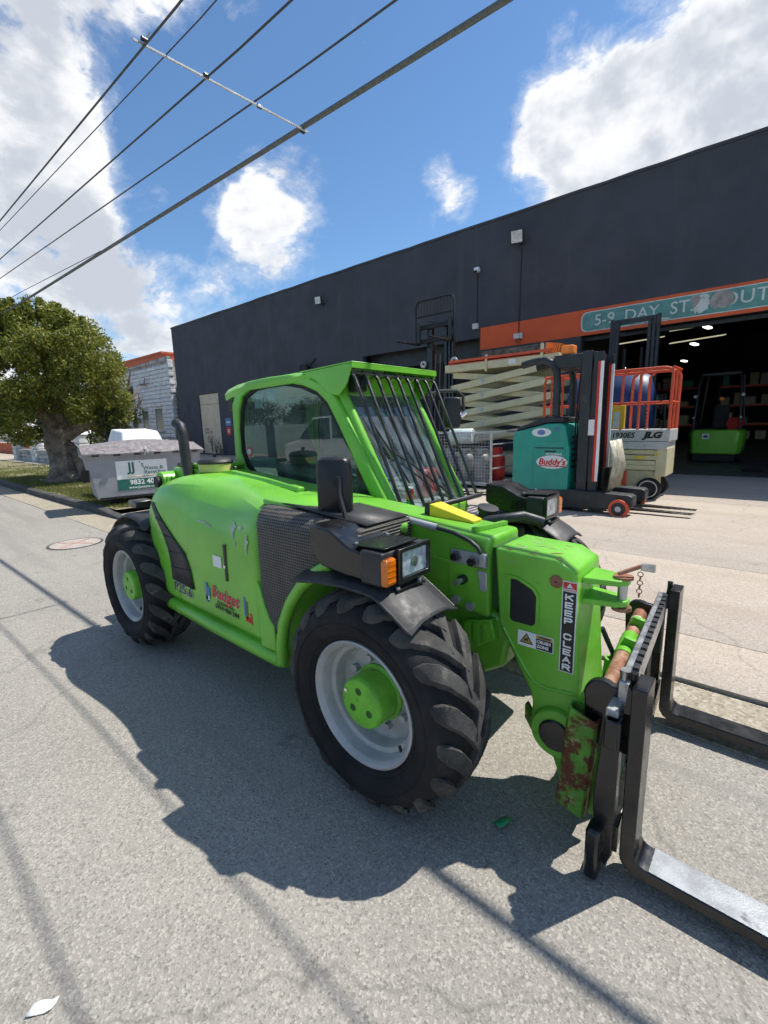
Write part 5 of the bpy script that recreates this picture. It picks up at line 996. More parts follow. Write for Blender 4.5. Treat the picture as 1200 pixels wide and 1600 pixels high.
# sill ---------------------------------------------------
sp_ = []
for x, zo, yo in ((-3.29, .05, .10), (-3.26, .02, .04), (-3.2, 0, .012), (-2.5, -.012, 0), (-1.84, -.018, 0), (-1.80, -.012, .02)):
    sp_.append([(x, 1.27 + yo, .455 + zo), (x, 1.252 + yo, .44 + zo), (x, 1.246 + yo, .415 + zo), (x, 1.255 + yo, .388 + zo), (x, 1.285 + yo, .366 + zo), (x, 1.40, .362 + zo * .3), (x, 1.40, .455 + zo)])
MB().loft(sp_).obj('sill', 'green', th, smooth=50)
# wheel arch tube and inner arch
AP = [(-1.80, .40), (-1.795, .50), (-1.765, .62), (-1.70, .74), (-1.61, .845), (-1.50, .93), (-1.40, .985)]
MB().tube([(x, 1.268, z) for x, z in AP], .030, 10).obj('wheel_arch_trim', 'green', th)
MB().sheet([[(x + .012, y, z + .012) for y in (1.27, 1.5, 1.70)] for x, z in AP + [(-1.3, .995)]]).obj('inner_arch', 'green_boom', th, solid=.006)
# perforated black cowl --------------------------------
CS = []
for (x, zb, zt, yo) in ((-1.942, .45, 1.185, .012), (-1.92, .46, 1.188, .0), (-1.86, .50, 1.186, -.003), (-1.80, .60, 1.182, -.004), (-1.72, .76, 1.176, -.004), (-1.62, .875, 1.168, -.004), (-1.50, .965, 1.158, -.002), (-1.38, 1.03, 1.148, .0), (-1.26, 1.045, 1.138, .004)):
    r_ = min(.09, (zt - zb) * .7)
    CS.append([(x, 1.262 + yo, zb), (x, 1.262 + yo, zb + (zt - zb - r_) * .5), (x, 1.262 + yo, zt - r_), (x, 1.262 + yo + r_ * .13, zt - r_ * .5), (x, 1.262 + yo + r_ * .5, zt - r_ * .13), (x, 1.262 + yo + r_, zt), (x, 1.5, zt + .004), (x, 1.63, zt + .004), (x, 1.64, zt - .03), (x, 1.64, zb)])
MB().loft(CS).obj('grille_cowl', 'grille', th, smooth=50)
MB().sheet([[(x, y, z + .007) for y in (1.355, 1.5, 1.632)] for x, z in ((-1.935, 1.186), (-1.8, 1.187), (-1.5, 1.163), (-1.27, 1.144))]).obj('cowl_top', 'black_plastic', th, solid=.006)
nz = lambda x: 1.207 - .062 * (x + 1.97)
npl = [(-1.975, 1.345), (-1.93, 1.342), (-1.86, 1.348), (-1.78, 1.362), (-1.70, 1.392), (-1.64, 1.44), (-1.605, 1.50), (-1.595, 1.57), (-1.595, 1.648), (-1.975, 1.648)]
MB().loft([[(x, y, nz(x) - .022) for x, y in npl], [(x, y, nz(x) - .006) for x, y in npl], [(x * .97 - 1.80 * .03, y * .94 + 1.50 * .06, nz(x) + .002) for x, y in npl]]).obj('hood_nose', 'green', th, smooth=60)
MB().bar((-1.60, 1.44, 1.1795), (-1.27, 1.42, 1.1535), .003, .003).obj('cowl_seam', 'print_grey', th)
MB().xz([(-1.955, .80), (-1.93, .76), (-1.90, .675), (-1.865, .615), (-1.835, .59), (-1.828, .45), (-1.955, .447)], 1.252, 1.30).obj('front_skirt', 'green', th, bevel=.008, seg=3)
# air pre-cleaner, exhaust -------------------------------
pc = (-2.90, 1.62, 0)
MB().lathe([(.0, 1.22), (.075, 1.22), (.075, 1.255), (.06, 1.26), (.06, 1.272), (.0, 1.272)], pc, (0, 0, 1), 24).obj('intake_base', 'black_plastic', th); MB().lathe([(.0, 1.272), (.095, 1.274), (.108, 1.285), (.11, 1.335), (.0, 1.335)], pc, (0, 0, 1), 32).obj('intake_bowl', 'yellow_bowl', th)
MB().lathe([(.0, 1.333), (.113, 1.333), (.116, 1.345), (.112, 1.352), (.095, 1.366), (.04, 1.374), (.0, 1.375)], pc, (0, 0, 1), 32).obj('intake_cap', 'black_plastic', th); MB().lathe([(0, 1.374), (.010, 1.374), (.011, 1.385), (.016, 1.39), (.014, 1.40), (0, 1.402)], pc, (0, 0, 1), 12).obj('intake_knob', 'black_paint', th)
ex = [(-3.27, 1.62, 1.10), (-3.28, 1.62, 1.20), (-3.305, 1.62, 1.31), (-3.315, 1.62, 1.42), (-3.315, 1.62, 1.53), (-3.335, 1.615, 1.59), (-3.375, 1.60, 1.615)]
MB().tube(ex, [.036, .035, .034, .034, .034, .034, .033], 14, caps=False).obj('exhaust_pipe', 'black_plastic', th, solid=.004); MB().cyl((-3.27, 1.62, 1.10), (-3.275, 1.62, 1.18), .052, .045, n=16).obj('exhaust_collar', 'rust_rod', th)
# boom ----------------------------------------------------
BN, BF = 1.655, 1.935
def bz(x): return 1.09 + (-.87 - x) * .083
boom = MB().xz([(-3.62, 1.275), (-3.3, 1.285), (-.87, bz(-.87)), (-.87, bz(-.87) - .345), (-3.62, .99)], BN, BF).obj('boom', 'green_boom', th, bevel=.018, seg=3)
MB().cyl((-3.60, 1.54, 1.175), (-3.60, 2.10, 1.175), .075, n=26).obj('boom_pivot', 'green_boom', th, bevel=.008); MB().cyl((-3.60, 1.51, 1.175), (-3.60, 1.54, 1.175), .042, n=20).obj('pivot_pin', 'black_matt', th)
MB().xz([(-3.85, .9), (-3.5, .9), (-3.52, 1.22), (-3.70, 1.22)], 1.56, 1.60).obj('pivot_bracket', 'green_boom', th, bevel=.01); MB().xz([(-3.85, .9), (-3.5, .9), (-3.52, 1.22), (-3.70, 1.22)], 2.0, 2.04).obj('pivot_bracket', 'green_boom', th, bevel=.01)
MB().box(-3.34, -3.05, 1.66, 1.95, 1.285, 1.315).obj('boom_cover', 'green_boom', th, bevel=.01); MB().cyl((-3.50, 1.66, 1.30), (-3.30, 1.66, 1.30), .02, n=10).obj('rear_hose', 'charcoal', th)
MB().bar((-2.9, BN - .004, bz(-2.9) - .14), (-.95, BN - .004, bz(-.95) - .14), .012, .016).obj('boom_weld_strip', 'green_boom', boom)
# hose conduit along the upper near edge
MB().tube([(-1.70, 1.648, bz(-1.70) + .000), (-1.3, 1.648, bz(-1.3) + .0), (-1.12, 1.646, bz(-1.12) - .002)], .016, 10).obj('hose_conduit', 'galv', th); MB().tube([(-1.14, 1.645, bz(-1.14) - .002), (-1.03, 1.640, bz(-1.03) - .004), (-.95, 1.638, 1.075), (-.91, 1.630, 1.055), (-.895, 1.632, 1.03)], .0095, 8).obj('hose', 'charcoal', th)
MB().box(-1.05, -.875, BN - .012, BN - .001, .965, 1.025).obj('bolt_plate', 'galv', th, bevel=.003); MB().box(-.90, -.872, BN - .032, BN - .001, .975, 1.03).obj('clamp', 'galv', th, bevel=.003)
for (x, z) in ((-1.015, 1.0), (-.935, .99)): b_ = MB().cyl((x, BN - .012, z), (x, BN - .022, z), .024, n=20).obj('washer', 'steel', th); MB().cyl((x, BN - .022, z), (x, BN - .045, z), .018, n=6).obj('bolt', 'black_paint', b_)
for (x, z) in ((-1.02, .80), (-.95, .785)): MB().cyl((x, BN + .001, z), (x, BN - .022, z), .020, n=6).obj('bolt', 'galv', th)
MB().cyl((-.985, BN + .001, .90), (-.985, BN - .03, .90), .020, n=14).obj('port', 'black_paint', th); MB().cyl((-.985, BN - .03, .90), (-.985, BN - .075, .90), .012, n=12).obj('port_nipple', 'steel', th); MB().xz([(-.92, .955), (-.875, .95), (-.872, .88), (-.885, .86), (-.905, .87)], BN - .014, BN - .007).obj('cover_flap', 'galv', th, bevel=.004); MB().box(-1.06, -.875, BN - .006, BN - .001, .77, .96).obj('wear_plate', 'green_boom', th, bevel=.002)
MB().bar((-.97, 1.70, bz(-.97) + .010), (-.93, 1.92, bz(-.93) + .010), .022, .018).obj('boom_stop', 'green_boom', th)
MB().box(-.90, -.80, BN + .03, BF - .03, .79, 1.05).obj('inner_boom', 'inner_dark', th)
# yellow chart holder and stack light seen at the foot of the windscreen
yb = MB().add([(-1.27, 1.80, 1.118), (-1.27, 1.90, 1.118), (-1.27, 1.90, 1.178), (-1.27, 1.80, 1.178), (-1.04, 1.82, 1.103), (-1.04, 1.90, 1.103), (-1.04, 1.90, 1.116), (-1.04, 1.82, 1.116)], [(0, 1, 2, 3), (4, 5, 6, 7), (0, 1, 5, 4), (1, 2, 6, 5), (2, 3, 7, 6), (3, 0, 4, 7)]).obj('chart_holder', 'yellow', th, bevel=.004); MB().box(-1.298, -1.271, 1.80, 1.91, 1.118, 1.182).obj('chart_holder_end', 'black_plastic', yb)
# boom head -----------------------------------------------
HN, HF = 1.635, 1.925
hp = [(-.835, 1.065), (-.59, 1.055), (-.52, 1.018), (-.482, .55), (-.455, .36), (-.425, .155), (-.53, .135), (-.575, .26), (-.62, .29), (-.655, .34), (-.665, .40), (-.66, .45), (-.668, .49), (-.73, .60), (-.812, .745)]
head = MB().xz(hp, HN, HF).obj('boom_head', 'green_boom', th, bevel=.012, seg=3)
MB().xz([(-.765, .955), (-.735, .955), (-.672, .925), (-.655, .90), (-.655, .79), (-.67, .775), (-.755, .775), (-.765, .79)], HN - .004, HN + .001).obj('opening_shade', 'black_matt', head, bevel=.0)  # black plate on the solid face, painted as the dark inside a hole
MB().ring([(-.775, HN, .965), (-.733, HN, .965), (-.668, HN, .935), (-.645, HN, .905), (-.645, HN, .785), (-.665, HN, .765), (-.758, HN, .765), (-.775, HN, .785)], [(-.763, HN, .953), (-.736, HN, .953), (-.674, HN, .925), (-.657, HN, .90), (-.657, HN, .792), (-.67, HN, .777), (-.754, HN, .777), (-.763, HN, .79)], (0, -.006, 0)).obj('opening_lip', 'green_boom', head)
MB().cyl((-.585, HN + .001, .975), (-.585, HN - .008, .975), .024, n=22).obj('pin_head', 'rust_rod', head, bevel=.003); MB().cyl((-.585, HN - .008, .975), (-.585, HN - .010, .975), .004, n=8).obj('pin_centre', 'black_matt', head)
MB().tube([(-.79, HN - .001, .74), (-.70, HN - .001, .60), (-.66, HN - .001, .55), (-.61, HN - .001, .535), (-.50, HN - .001, .55)], .007, 6).obj('weld_bead', 'green_boom', head)
def dec(x0, x1, z0, z1, d, m_, par, name='decal'): return MB().box(x0, x1, HN - .001 - d, HN - d, z0, z1).obj(name, m_, par, smooth=0)
kd = dec(-.562, -.507, .628, .985, .0012, 'sticker_white', head); dec(-.558, -.511, .632, .945, .0026, 'print_black', kd, 'decal_field'); dec(-.558, -.511, .949, .981, .0026, 'print_red', kd, 'decal_field')
GLY = {'K': [[(0, 0), (0, 1)], [(0, .42), (1, 1)], [(.3, .6), (1, 0)]], 'E': [[(0, 0), (0, 1)], [(0, 0), (1, 0)], [(0, .5), (.85, .5)], [(0, 1), (1, 1)]], 'P': [[(0, 0), (0, 1)], [(0, 1), (.85, 1)], [(.85, 1), (1, .85), (1, .62), (.85, .48)], [(.85, .48), (0, .48)]],
       'C': [[(1, .78), (.8, 1), (.2, 1), (0, .78), (0, .22), (.2, 0), (.8, 0), (1, .22)]], 'L': [[(0, 1), (0, 0)], [(0, 0), (1, 0)]], 'A': [[(0, 0), (.5, 1)], [(.5, 1), (1, 0)], [(.2, .33), (.8, .33)]], 'R': [[(0, 0), (0, 1)], [(0, 1), (.85, 1)], [(.85, 1), (1, .85), (1, .65), (.85, .5)], [(.85, .5), (0, .5)], [(.5, .5), (1, 0)]]}
def block_letter(ch, x, z, w, h, t, y, m_, par):
    mb = MB(); k_ = 0
    for pl in GLY[ch]:
        for a, b_ in zip(pl, pl[1:]):
            p0 = Vector((x + a[0] * w, y - .00012 * k_, z + a[1] * h)); p1 = Vector((x + b_[0] * w, y - .00012 * k_, z + b_[1] * h)); d = (p1 - p0).normalized() * t * .4; mb.bar(p0 - d, p1 + d, t, .0004, (0, 1, 0)); k_ += 1
    return mb.obj('letter', m_, par, smooth=0)
for i, ch in enumerate('KEEP CLEAR'):
    if ch != ' ': block_letter(ch, -.5465, .9155 - .0305 * i, .024, .019, .0062, HN - .0045, 'white', kd)
text('lettering', 'DANGER', (-.5345, HN - .0045, .9545), .0105, (1, 0, 0), (0, 0, 1), 'white', kd, bold=.0003); MB().add([(-.546, HN - .0045, .962), (-.523, HN - .0045, .962), (-.5345, HN - .0045, .979)], [(0, 1, 2)]).obj('warning_triangle', 'white', kd, smooth=0)
cz_ = dec(-.728, -.585, .685, .748, .0012, 'sticker_white', head); dec(-.652, -.588, .688, .731, .0026, 'print_black', cz_, 'decal_field'); dec(-.652, -.588, .7325, .745, .0026, 'print_gold', cz_, 'decal_field')
text('lettering', 'CRUSH', (-.622, HN - .0045, .7195), .017, (1, 0, 0), (0, 0, 1), 'white', cz_, bold=.0006); text('lettering', 'ZONE', (-.626, HN - .0045, .7005), .017, (1, 0, 0), (0, 0, 1), 'white', cz_, bold=.0006); text('lettering', 'WARNING', (-.619, HN - .0045, .7385), .0095, (1, 0, 0), (0, 0, 1), 'print_black', cz_, bold=.0003)
tri = lambda s_, d, m_: MB().add([(-.691 - .028 * s_, HN - d, .716 - .018 * s_), (-.691 + .028 * s_, HN - d, .716 - .018 * s_), (-.691, HN - d, .716 + .026 * s_)], [(0, 1, 2)]).obj('warning_triangle', m_, cz_, smooth=0)
tri(1.0, .0032, 'print_black'); tri(.74, .0040, 'print_gold'); MB().bar((-.700, HN - .0046, .708), (-.683, HN - .0046, .722), .005, .0005, (0, 1, 0)).obj('warning_mark', 'print_black', cz_); MB().bar((-.700, HN - .0046, .719), (-.683, HN - .0046, .708), .004, .0005, (0, 1, 0)).obj('warning_mark', 'print_black', cz_)
rs_ = random.Random(21)
for q in range(16):
    x = rs_.uniform(-.80, -.60); y = rs_.uniform(HN + .02, HF - .03); l = rs_.uniform(.02, .09); a = rs_.uniform(-.5, .5); w = rs_.uniform(.0015, .005); zt = lambda xx: 1.0655 - .0408 * (xx + .835) + .0004
    x2 = min(x + l * math.cos(a), -.594); y2 = y + l * math.sin(a)
    MB().add([(x, y, zt(x)), ((x + x2) / 2 + .004, (y + y2) / 2 - w, zt((x + x2) / 2 + .004)), (x2, y2, zt(x2)), ((x + x2) / 2 - .003, (y + y2) / 2 + w, zt((x + x2) / 2 - .003))], [(0, 1, 2, 3)]).obj('scratch', 'rust_rod' if q % 3 else 'primer', head, smooth=0)
for q in range(5):
    x = -.80 + .05 * q; MB().add([(x, HN + .012, 1.0675 - .0408 * (x + .835) - .001), (x + .03, HN + .010, 1.0675 - .0408 * (x + .865) - .001), (x + .035, HN + .017, 1.0675 - .0408 * (x + .87)), (x + .008, HN + .018, 1.0675 - .0408 * (x + .843))], [(0, 1, 2, 3)]).obj('scratch', 'rust_rod', head, smooth=0) if q % 2 == 0 else None
# clevis on the front of the head
for z in (.965, .885): MB().prism([(-.515, 1.70, z), (-.40, 1.73, z), (-.372, 1.76, z), (-.372, 1.80, z), (-.40, 1.83, z), (-.515, 1.86, z)], (0, 0, .022)).obj('clevis_plate', 'green_boom', head, bevel=.004)
MB().cyl((-.395, 1.78, .86), (-.395, 1.78, .99), .017, n=16).obj('clevis_pin', 'steel', head); MB().cyl((-.395, 1.78, .985), (-.395, 1.78, .995), .034, n=18).obj('clevis_collar', 'rust_rod', head); MB().cyl((-.395, 1.78, .865), (-.395, 1.78, .878), .034, n=18).obj('clevis_collar', 'rust_rod', head)
MB().bar((-.41, 1.76, 1.005), (-.345, 1.80, 1.035), .012, .012).obj('pin_handle', 'rust_rod', head); MB().box(-.345, -.30, 1.795, 1.812, 1.02, 1.045).obj('pin_tab', 'steel', head)
for i in range(6): MB().lathe([(.0075, -.002), (.0105, 0), (.0075, .002)], (-.345, 1.80, 1.005 - .016 * i), (1, 0, 0) if i % 2 else (0, 1, 0), 12, closed=True).obj('chain_link', 'rust_rod', head)
# pivot flange and pin
MB().cyl((-.555, HN + .002, .37), (-.555, HN - .028, .37), .10, .097, n=36).obj('pivot_flange', 'green_boom', th, bevel=.006); MB().cyl((-.555, HN - .024, .37), (-.555, HN - .040, .37), .062, n=32).obj('pivot_pin', 'black_paint', th, bevel=.006)
for a in (60, 200, 320): MB().cyl((-.555 + .083 * math.cos(R(a)), HN - .028, .37 + .083 * math.sin(R(a))), (-.555 + .083 * math.cos(R(a)), HN - .034, .37 + .083 * math.sin(R(a))), .007, n=8).obj('flange_bolt', 'green_boom', th)
MB().xz([(-.66, .36), (-.70, .42), (-.70, .36), (-.655, .29), (-.62, .28)], HN + .02, HN + .06).obj('stop_lug', 'green_rust', th, bevel=.006)
# quick coupler with hollow rusty side member
def tubeplate(y0, y1, m_):
    o_ = [(-.50, .52), (-.395, .505), (-.415, .115), (-.525, .135)]
    sec = lambda f_: [(-.50 + .105 * u, v) for u, v in f_]
    out = []
    for (xa, z) in ((0, .535), (1, .13)):
        xl = -.495 - .03 * xa; xr = xl + .105; r = .010
        out.append(([(xl, y0 + r), (xl + r, y0), (xr - r, y0), (xr, y0 + r), (xr, y1 - r), (xr - r, y1), (xl + r, y1), (xl, y1 - r)], z))
    t = .007; ro = []; ri = []
    for pts, z in out:
        cx = sum(p[0] for p in pts) / 8; cy = sum(p[1] for p in pts) / 8
        ro.append([(x, y, z - (x - cx) * .25) for x, y in pts]); ri.append([(x + (t if x < cx else -t), y + (t if y < cy else -t), z - (x - cx) * .25) for x, y in pts])
    m = MB(); n = 8
    m.add(ro[0] + ri[0] + ro[1] + ri[1], [q for i in range(n) for j in [(i + 1) % n] for q in ((i, j, n + j, n + i), (i, 2 * n + i, 2 * n + j, j), (n + i, n + j, 3 * n + j, 3 * n + i), (2 * n + i, 3 * n + i, 3 * n + j, 2 * n + j))])
    return m.obj('coupler_side_member', m_, th)
tubeplate(1.548, 1.612, 'green_rust'); tubeplate(1.99, 2.037, 'green_boom')
MB().xz([(-.50, .10), (-.40, .10), (-.385, .52), (-.36, .60), (-.40, .66), (-.46, .60), (-.50, .50)], 1.613, 1.632).obj('coupler_plate', 'green_boom', th, bevel=.004)
MB().box(-.47, -.42, 1.632, 2.0, .15, .45).obj('coupler_back_plate', 'green_boom', th, bevel=.006)
sh = lambda y: -.065 * (y - 1.5)
MB().prism([(-.50, 1.98, .40), (-.46, 1.98, .30), (-.40, 1.98, .58), (-.37, 1.98, .66), (-.42, 1.98, .67), (-.47, 1.98, .55)], (0, .03, 0)).obj('coupler_hook', 'green_boom', th, bevel=.004)
MB().prism([(-.52, 2.22, .40), (-.48, 2.22, .30), (-.42, 2.22, .58), (-.39, 2.22, .66), (-.44, 2.22, .67), (-.49, 2.22, .55)], (0, .03, 0)).obj('coupler_hook', 'green_boom', th, bevel=.004)
# carriage: rusty rod, end brackets, notched bar, lower bar ------------------
RY0, RY1 = 1.60, 2.47; rx = lambda y: -.375 + sh(y) * 1.3
MB().cyl((rx(RY0), RY0, .605), (rx(RY1), RY1, .605), .030, n=22).obj('cross_rod', 'rust_rod', th); MB().cyl((rx(1.93), 1.93, .605), (rx(2.14), 2.14, .605), .0345, n=22).obj('rod_sleeve', 'green_boom', th, bevel=.004); MB().cyl((rx(2.32), 2.32, .605), (rx(2.335), 2.335, .605), .0315, n=20).obj('rod_mark', 'white_dirty', th)
for y in (1.585, 2.45):
    x = rx(y); p_ = arc((x - .01, .605), .062, 60, 200, 8, 'xz', y) + [(x - .06, y, .42), (x + .10, y, .42), (x + .10, y, .655)]
    MB().prism(p_, (0, .035, 0)).obj('rod_bracket', 'black_paint', th, bevel=.006)
CY0, CY1 = 1.47, 2.66; cX = lambda y, d=0: -.305 + d + sh(y)
def cbar(z0, z1, d0, d1, m_, name, y0=CY0, y1=CY1):
    return MB().prism([(cX(y0, d0), y0, z0), (cX(y0, d1), y0, z0), (cX(y1, d1), y1, z0), (cX(y1, d0), y1, z0)], (0, 0, z1 - z0)).obj(name, m_, th, bevel=.004)
ub = cbar(.60, .70, -.03, .012, 'steel', 'upper_bar', 1.56, 2.56)
nn = 15
for i in range(nn): y = 1.66 + .86 * i / nn; MB().prism([(cX(y, -.004), y, .700), (cX(y, .016), y, .700), (cX(y + .036, .016), y + .036, .700), (cX(y + .036, -.004), y + .036, .700)], (0, 0, .014)).obj('notch_tooth', 'charcoal', ub)
cbar(.10, .20, -.03, .012, 'black_paint', 'lower_bar', 1.5, 2.62)
for (y0, y1) in ((1.475, 1.52), (2.60, 2.645)):
    x = cX(y0)
    MB().prism([(x - .05, y0, .60), (x + .0, y0, .60), (x + .0, y0, .10), (x - .02, y0, .05), (x - .055, y0, .09), (x - .07, y0, .30)], (0, y1 - y0, 0)).obj('carriage_side_plate', 'black_paint', th, bevel=.004)
MB().box(cX(1.53) - .045, cX(1.53) - .005, 1.47, 1.53, .50, .60).obj('fork_lock', 'black_paint', th, bevel=.005); MB().box(cX(1.55) - .05, cX(1.55) - .01, 1.50, 1.60, .565, .625).obj('lock_block', 'galv', th, bevel=.006); MB().cyl((cX(1.6) - .012, 1.585, .70), (cX(1.6) - .012, 1.585, .735), .018, n=12).obj('lock_pin', 'steel', th)
for y in (1.85, 2.25): MB().prism([(cX(y, -.03), y, .2), (cX(y, -.018), y, .2), (cX(y, -.018), y + .08, .2), (cX(y, -.03), y + .08, .2)], (0, 0, .4)).obj('carriage_upright', 'black_paint', th, bevel=.003)
MB().box(cX(1.45) - .075, cX(1.45) - .03, 1.42, 1.49, .02, .21).obj('lower_hook', 'black_paint', th, bevel=.012)
# forks
def fork(y0, w, zt, top_m):
    xb = -.285 + sh(y0); xf = xb + .045; r = .05; pts = [(xb, zt), (xb, .11)] + [(xb + .06 - .06 * math.cos(R(a)), .11 - .06 * math.sin(R(a))) for a in (20, 45, 70, 90)] + [(.55 + xb, .052), (.95 + xb, .072), (.95 + xb, .082), (.55 + xb, .088)]
    pts += [(xf + .035, .096)] + [(xf + .035 - .035 * math.sin(R(a)), .131 - .035 * math.cos(R(a))) for a in (25, 50, 75, 90)] + [(xf, zt)]
    f_ = MB().xz(pts, y0, y0 + w).obj('fork', 'black_paint', th, bevel=.004)
    MB().prism([(xf + .045, y0 + .003, .0975), (xf + .045, y0 + w - .003, .0975), (.55 + xb, y0 + w - .003, .0895), (.55 + xb, y0 + .003, .0895)], (0, 0, .0015)).obj('worn_face', top_m, f_, smooth=0); MB().prism([(.55 + xb, y0 + .003, .0895), (.55 + xb, y0 + w - .003, .0895), (.948 + xb, y0 + w - .003, .0832), (.948 + xb, y0 + .003, .0832)], (0, 0, .0015)).obj('worn_face', top_m, f_, smooth=0)
    if zt > .7: MB().xz([(xb - .02, zt - .10), (xb + .0, zt - .10), (xb + .0, zt - .02), (xb - .012, zt)], y0 + .01, y0 + w - .01).obj('fork_hook', 'black_paint', f_)
    MB().cyl((xb - .006, y0 + w / 2, zt - .01), (xb - .006, y0 + w / 2, zt + .025), .012, n=10).obj('fork_latch', 'black_paint', f_)
fork(1.495, .115, .725, 'fork_steel'); fork(2.50, .115, .735, 'black_paint')
MB().tube([(-.50, 1.95, .70), (-.46, 1.99, .58), (-.47, 1.99, .48), (-.53, 1.95, .45)], .011, 8).obj('head_hose', 'charcoal', th)
# bright green block under the boom by the front axle
MB().xz([(-1.00, .70), (-.86, .74), (-.84, .66), (-.98, .56), (-1.02, .58)], 1.66, 1.86).obj('axle_bracket', 'green', th, bevel=.004)
for q in range(3): MB().box(-.98 + .045 * q, -.955 + .045 * q, 1.645, 1.66, .60 + .02 * q, .70 + .012 * q).obj('bracket_rib', 'green', th)
# fenders, lamps, mirrors --------------------------------
def front_fender(y0, y1, s):
    sec = [(-1.56, .935), (-1.42, .962), (-1.25, .978), (-1.13, .976), (-1.085, .972), (-1.065, .964), (-1.0, .925), (-.925, .878), (-.915, .870)]
    rows = [[(x - (.02 if j in (0, 4) and x > -.9 else 0), y0 + (y1 - y0) * j / 4, z - (.030 if j == 0 else .004 if j == 1 else .004 if j == 3 else .030 if j == 4 else 0)) for j in range(5)] for x, z in sec]
    f_ = MB().sheet(rows).obj('front_fender', 'black_plastic', th, solid=.007, bevel=.002); 
    MB().tube([r_[0] for r_ in rows] + rows[-1][1:] + [r_[-1] for r_ in reversed(rows[:-1])], .0075, 8).obj('fender_lip', 'black_plastic', f_)
    MB().bar((-1.04, y0 + (y1 - y0) * .25, .953), (-1.03, y0 + (y1 - y0) * .8, .950), .028, .006).obj('fender_strap', 'black_paint', f_)
    for t in (.3, .75): MB().cyl((-1.036, y0 + (y1 - y0) * t, .95), (-1.036, y0 + (y1 - y0) * t, .964), .008, n=6).obj('fender_bolt', 'galv', f_)
front_fender(1.175, 1.47, 1); front_fender(2.945, 2.65, -1)
def rear_fender(y0, y1):
    rows = [[(AXR + .52 * math.cos(R(a)), y, AZ + .515 * math.sin(R(a)) - (0.02 if k_ in (0, 3) else 0)) for k_, y in enumerate((y0, y0 + (y1 - y0) * .1, y0 + (y1 - y0) * .9, y1))] for a in range(60, 152, 10)]
    MB().sheet(rows).obj('rear_fender', 'black_plastic', th, solid=.008)
    MB().box(AXR - .25, AXR - .10, min(y0, y1) + .1, max(y0, y1) - .05, AZ + .53, AZ + .585).obj('fender_mount', 'black_paint', th, bevel=.01)
rear_fender(1.24, 1.52); rear_fender(2.88, 2.60)
def headlamp(s, yo):
    """s=+1 near side (outer = low Y), s=-1 far side"""
    Yc = lambda y: y if s > 0 else 4.12 - y
    def bx(x0, x1, y0, y1, z0, z1): a, b_ = sorted((Yc(y0), Yc(y1))); return MB().box(x0, x1, a, b_, z0, z1)
    br = MB().xz([(-1.45, 1.165), (-1.45, 1.05), (-1.38, 1.0), (-1.24, .985), (-1.13, .985), (-1.13, 1.085), (-1.22, 1.10), (-1.29, 1.135), (-1.33, 1.155)], *sorted((Yc(1.195), Yc(1.43)))).obj('lamp_bracket', 'black_paint', th, bevel=.008)
    MB().bar((-1.22, Yc(1.31), 1.112), (-1.05, Yc(1.31), 1.118), .20, .006).obj('lamp_shade', 'black_paint', th, bevel=.002); 
    for y in (1.22, 1.40): MB().cyl((-1.2, Yc(y), 1.112), (-1.2, Yc(y), 1.122), .007, n=6).obj('bolt', 'galv', br)
    h_ = bx(-1.16, -1.05, 1.19, 1.46, .975, 1.105).obj('lamp_housing', 'black_plastic', th, bevel=.010)
    bz_ = MB()
    a, b_ = Yc(1.262), Yc(1.462)
    bz_.ring([(-1.05, a, .972), (-1.05, b_, .972), (-1.05, b_, 1.108), (-1.05, a, 1.108)], [(-1.05, Yc(1.285), .992), (-1.05, Yc(1.448), .992), (-1.05, Yc(1.448), 1.092), (-1.05, Yc(1.285), 1.092)], (.022, 0, 0)).obj('lamp_bezel', 'black_paint', h_, bevel=.003)
    bx(-1.049, -1.040, 1.286, 1.447, .993, 1.091).obj('reflector', 'reflector', h_); bx(-1.036, -1.030, 1.286, 1.447, .993, 1.091).obj('lamp_lens', 'lens', h_)
    MB().lathe([(0, 0), (.016, 0), (.02, .006), (0, .008)], (-1.039, Yc(1.366), 1.04), (1, 0, 0), 14).obj('bulb_shield', 'steel', h_)
    bx(-1.10, -1.032, 1.192, 1.255, .978, 1.082).obj('indicator', 'amber', h_, bevel=.010)
    for q in range(4): bx(-1.0318, -1.0305, 1.200, 1.247, .992 + .022 * q, .996 + .022 * q).obj('indicator_rib', 'amber', h_)
    MB().cyl((-1.45, Yc(1.44), 1.10), (-1.25, Yc(1.60), 1.10), .024, n=12).obj('lamp_tube', 'green', th) if s > 0 else None
headlamp(1, 0); headlamp(-1, 0)
MB().cyl((-1.34, 1.47, 1.10), (-1.34, 1.62, 1.10), .028, n=16).obj('lamp_stalk', 'green', th); MB().cyl((-1.34, 1.60, 1.10), (-1.34, 1.61, 1.10), .045, n=20).obj('stalk_collar', 'green', th)
# near mirror on its cranked arm
mr_ = MB().loft([[(x, y, z) for x, z in p_] for y, p_ in ((1.40, [(-1.595, 1.20), (-1.575, 1.185), (-1.455, 1.185), (-1.44, 1.20), (-1.435, 1.385), (-1.45, 1.405), (-1.58, 1.41), (-1.60, 1.395)]), (1.375, [(-1.61, 1.185), (-1.59, 1.17), (-1.445, 1.17), (-1.43, 1.185), (-1.425, 1.40), (-1.44, 1.42), (-1.585, 1.425), (-1.61, 1.41)]))])
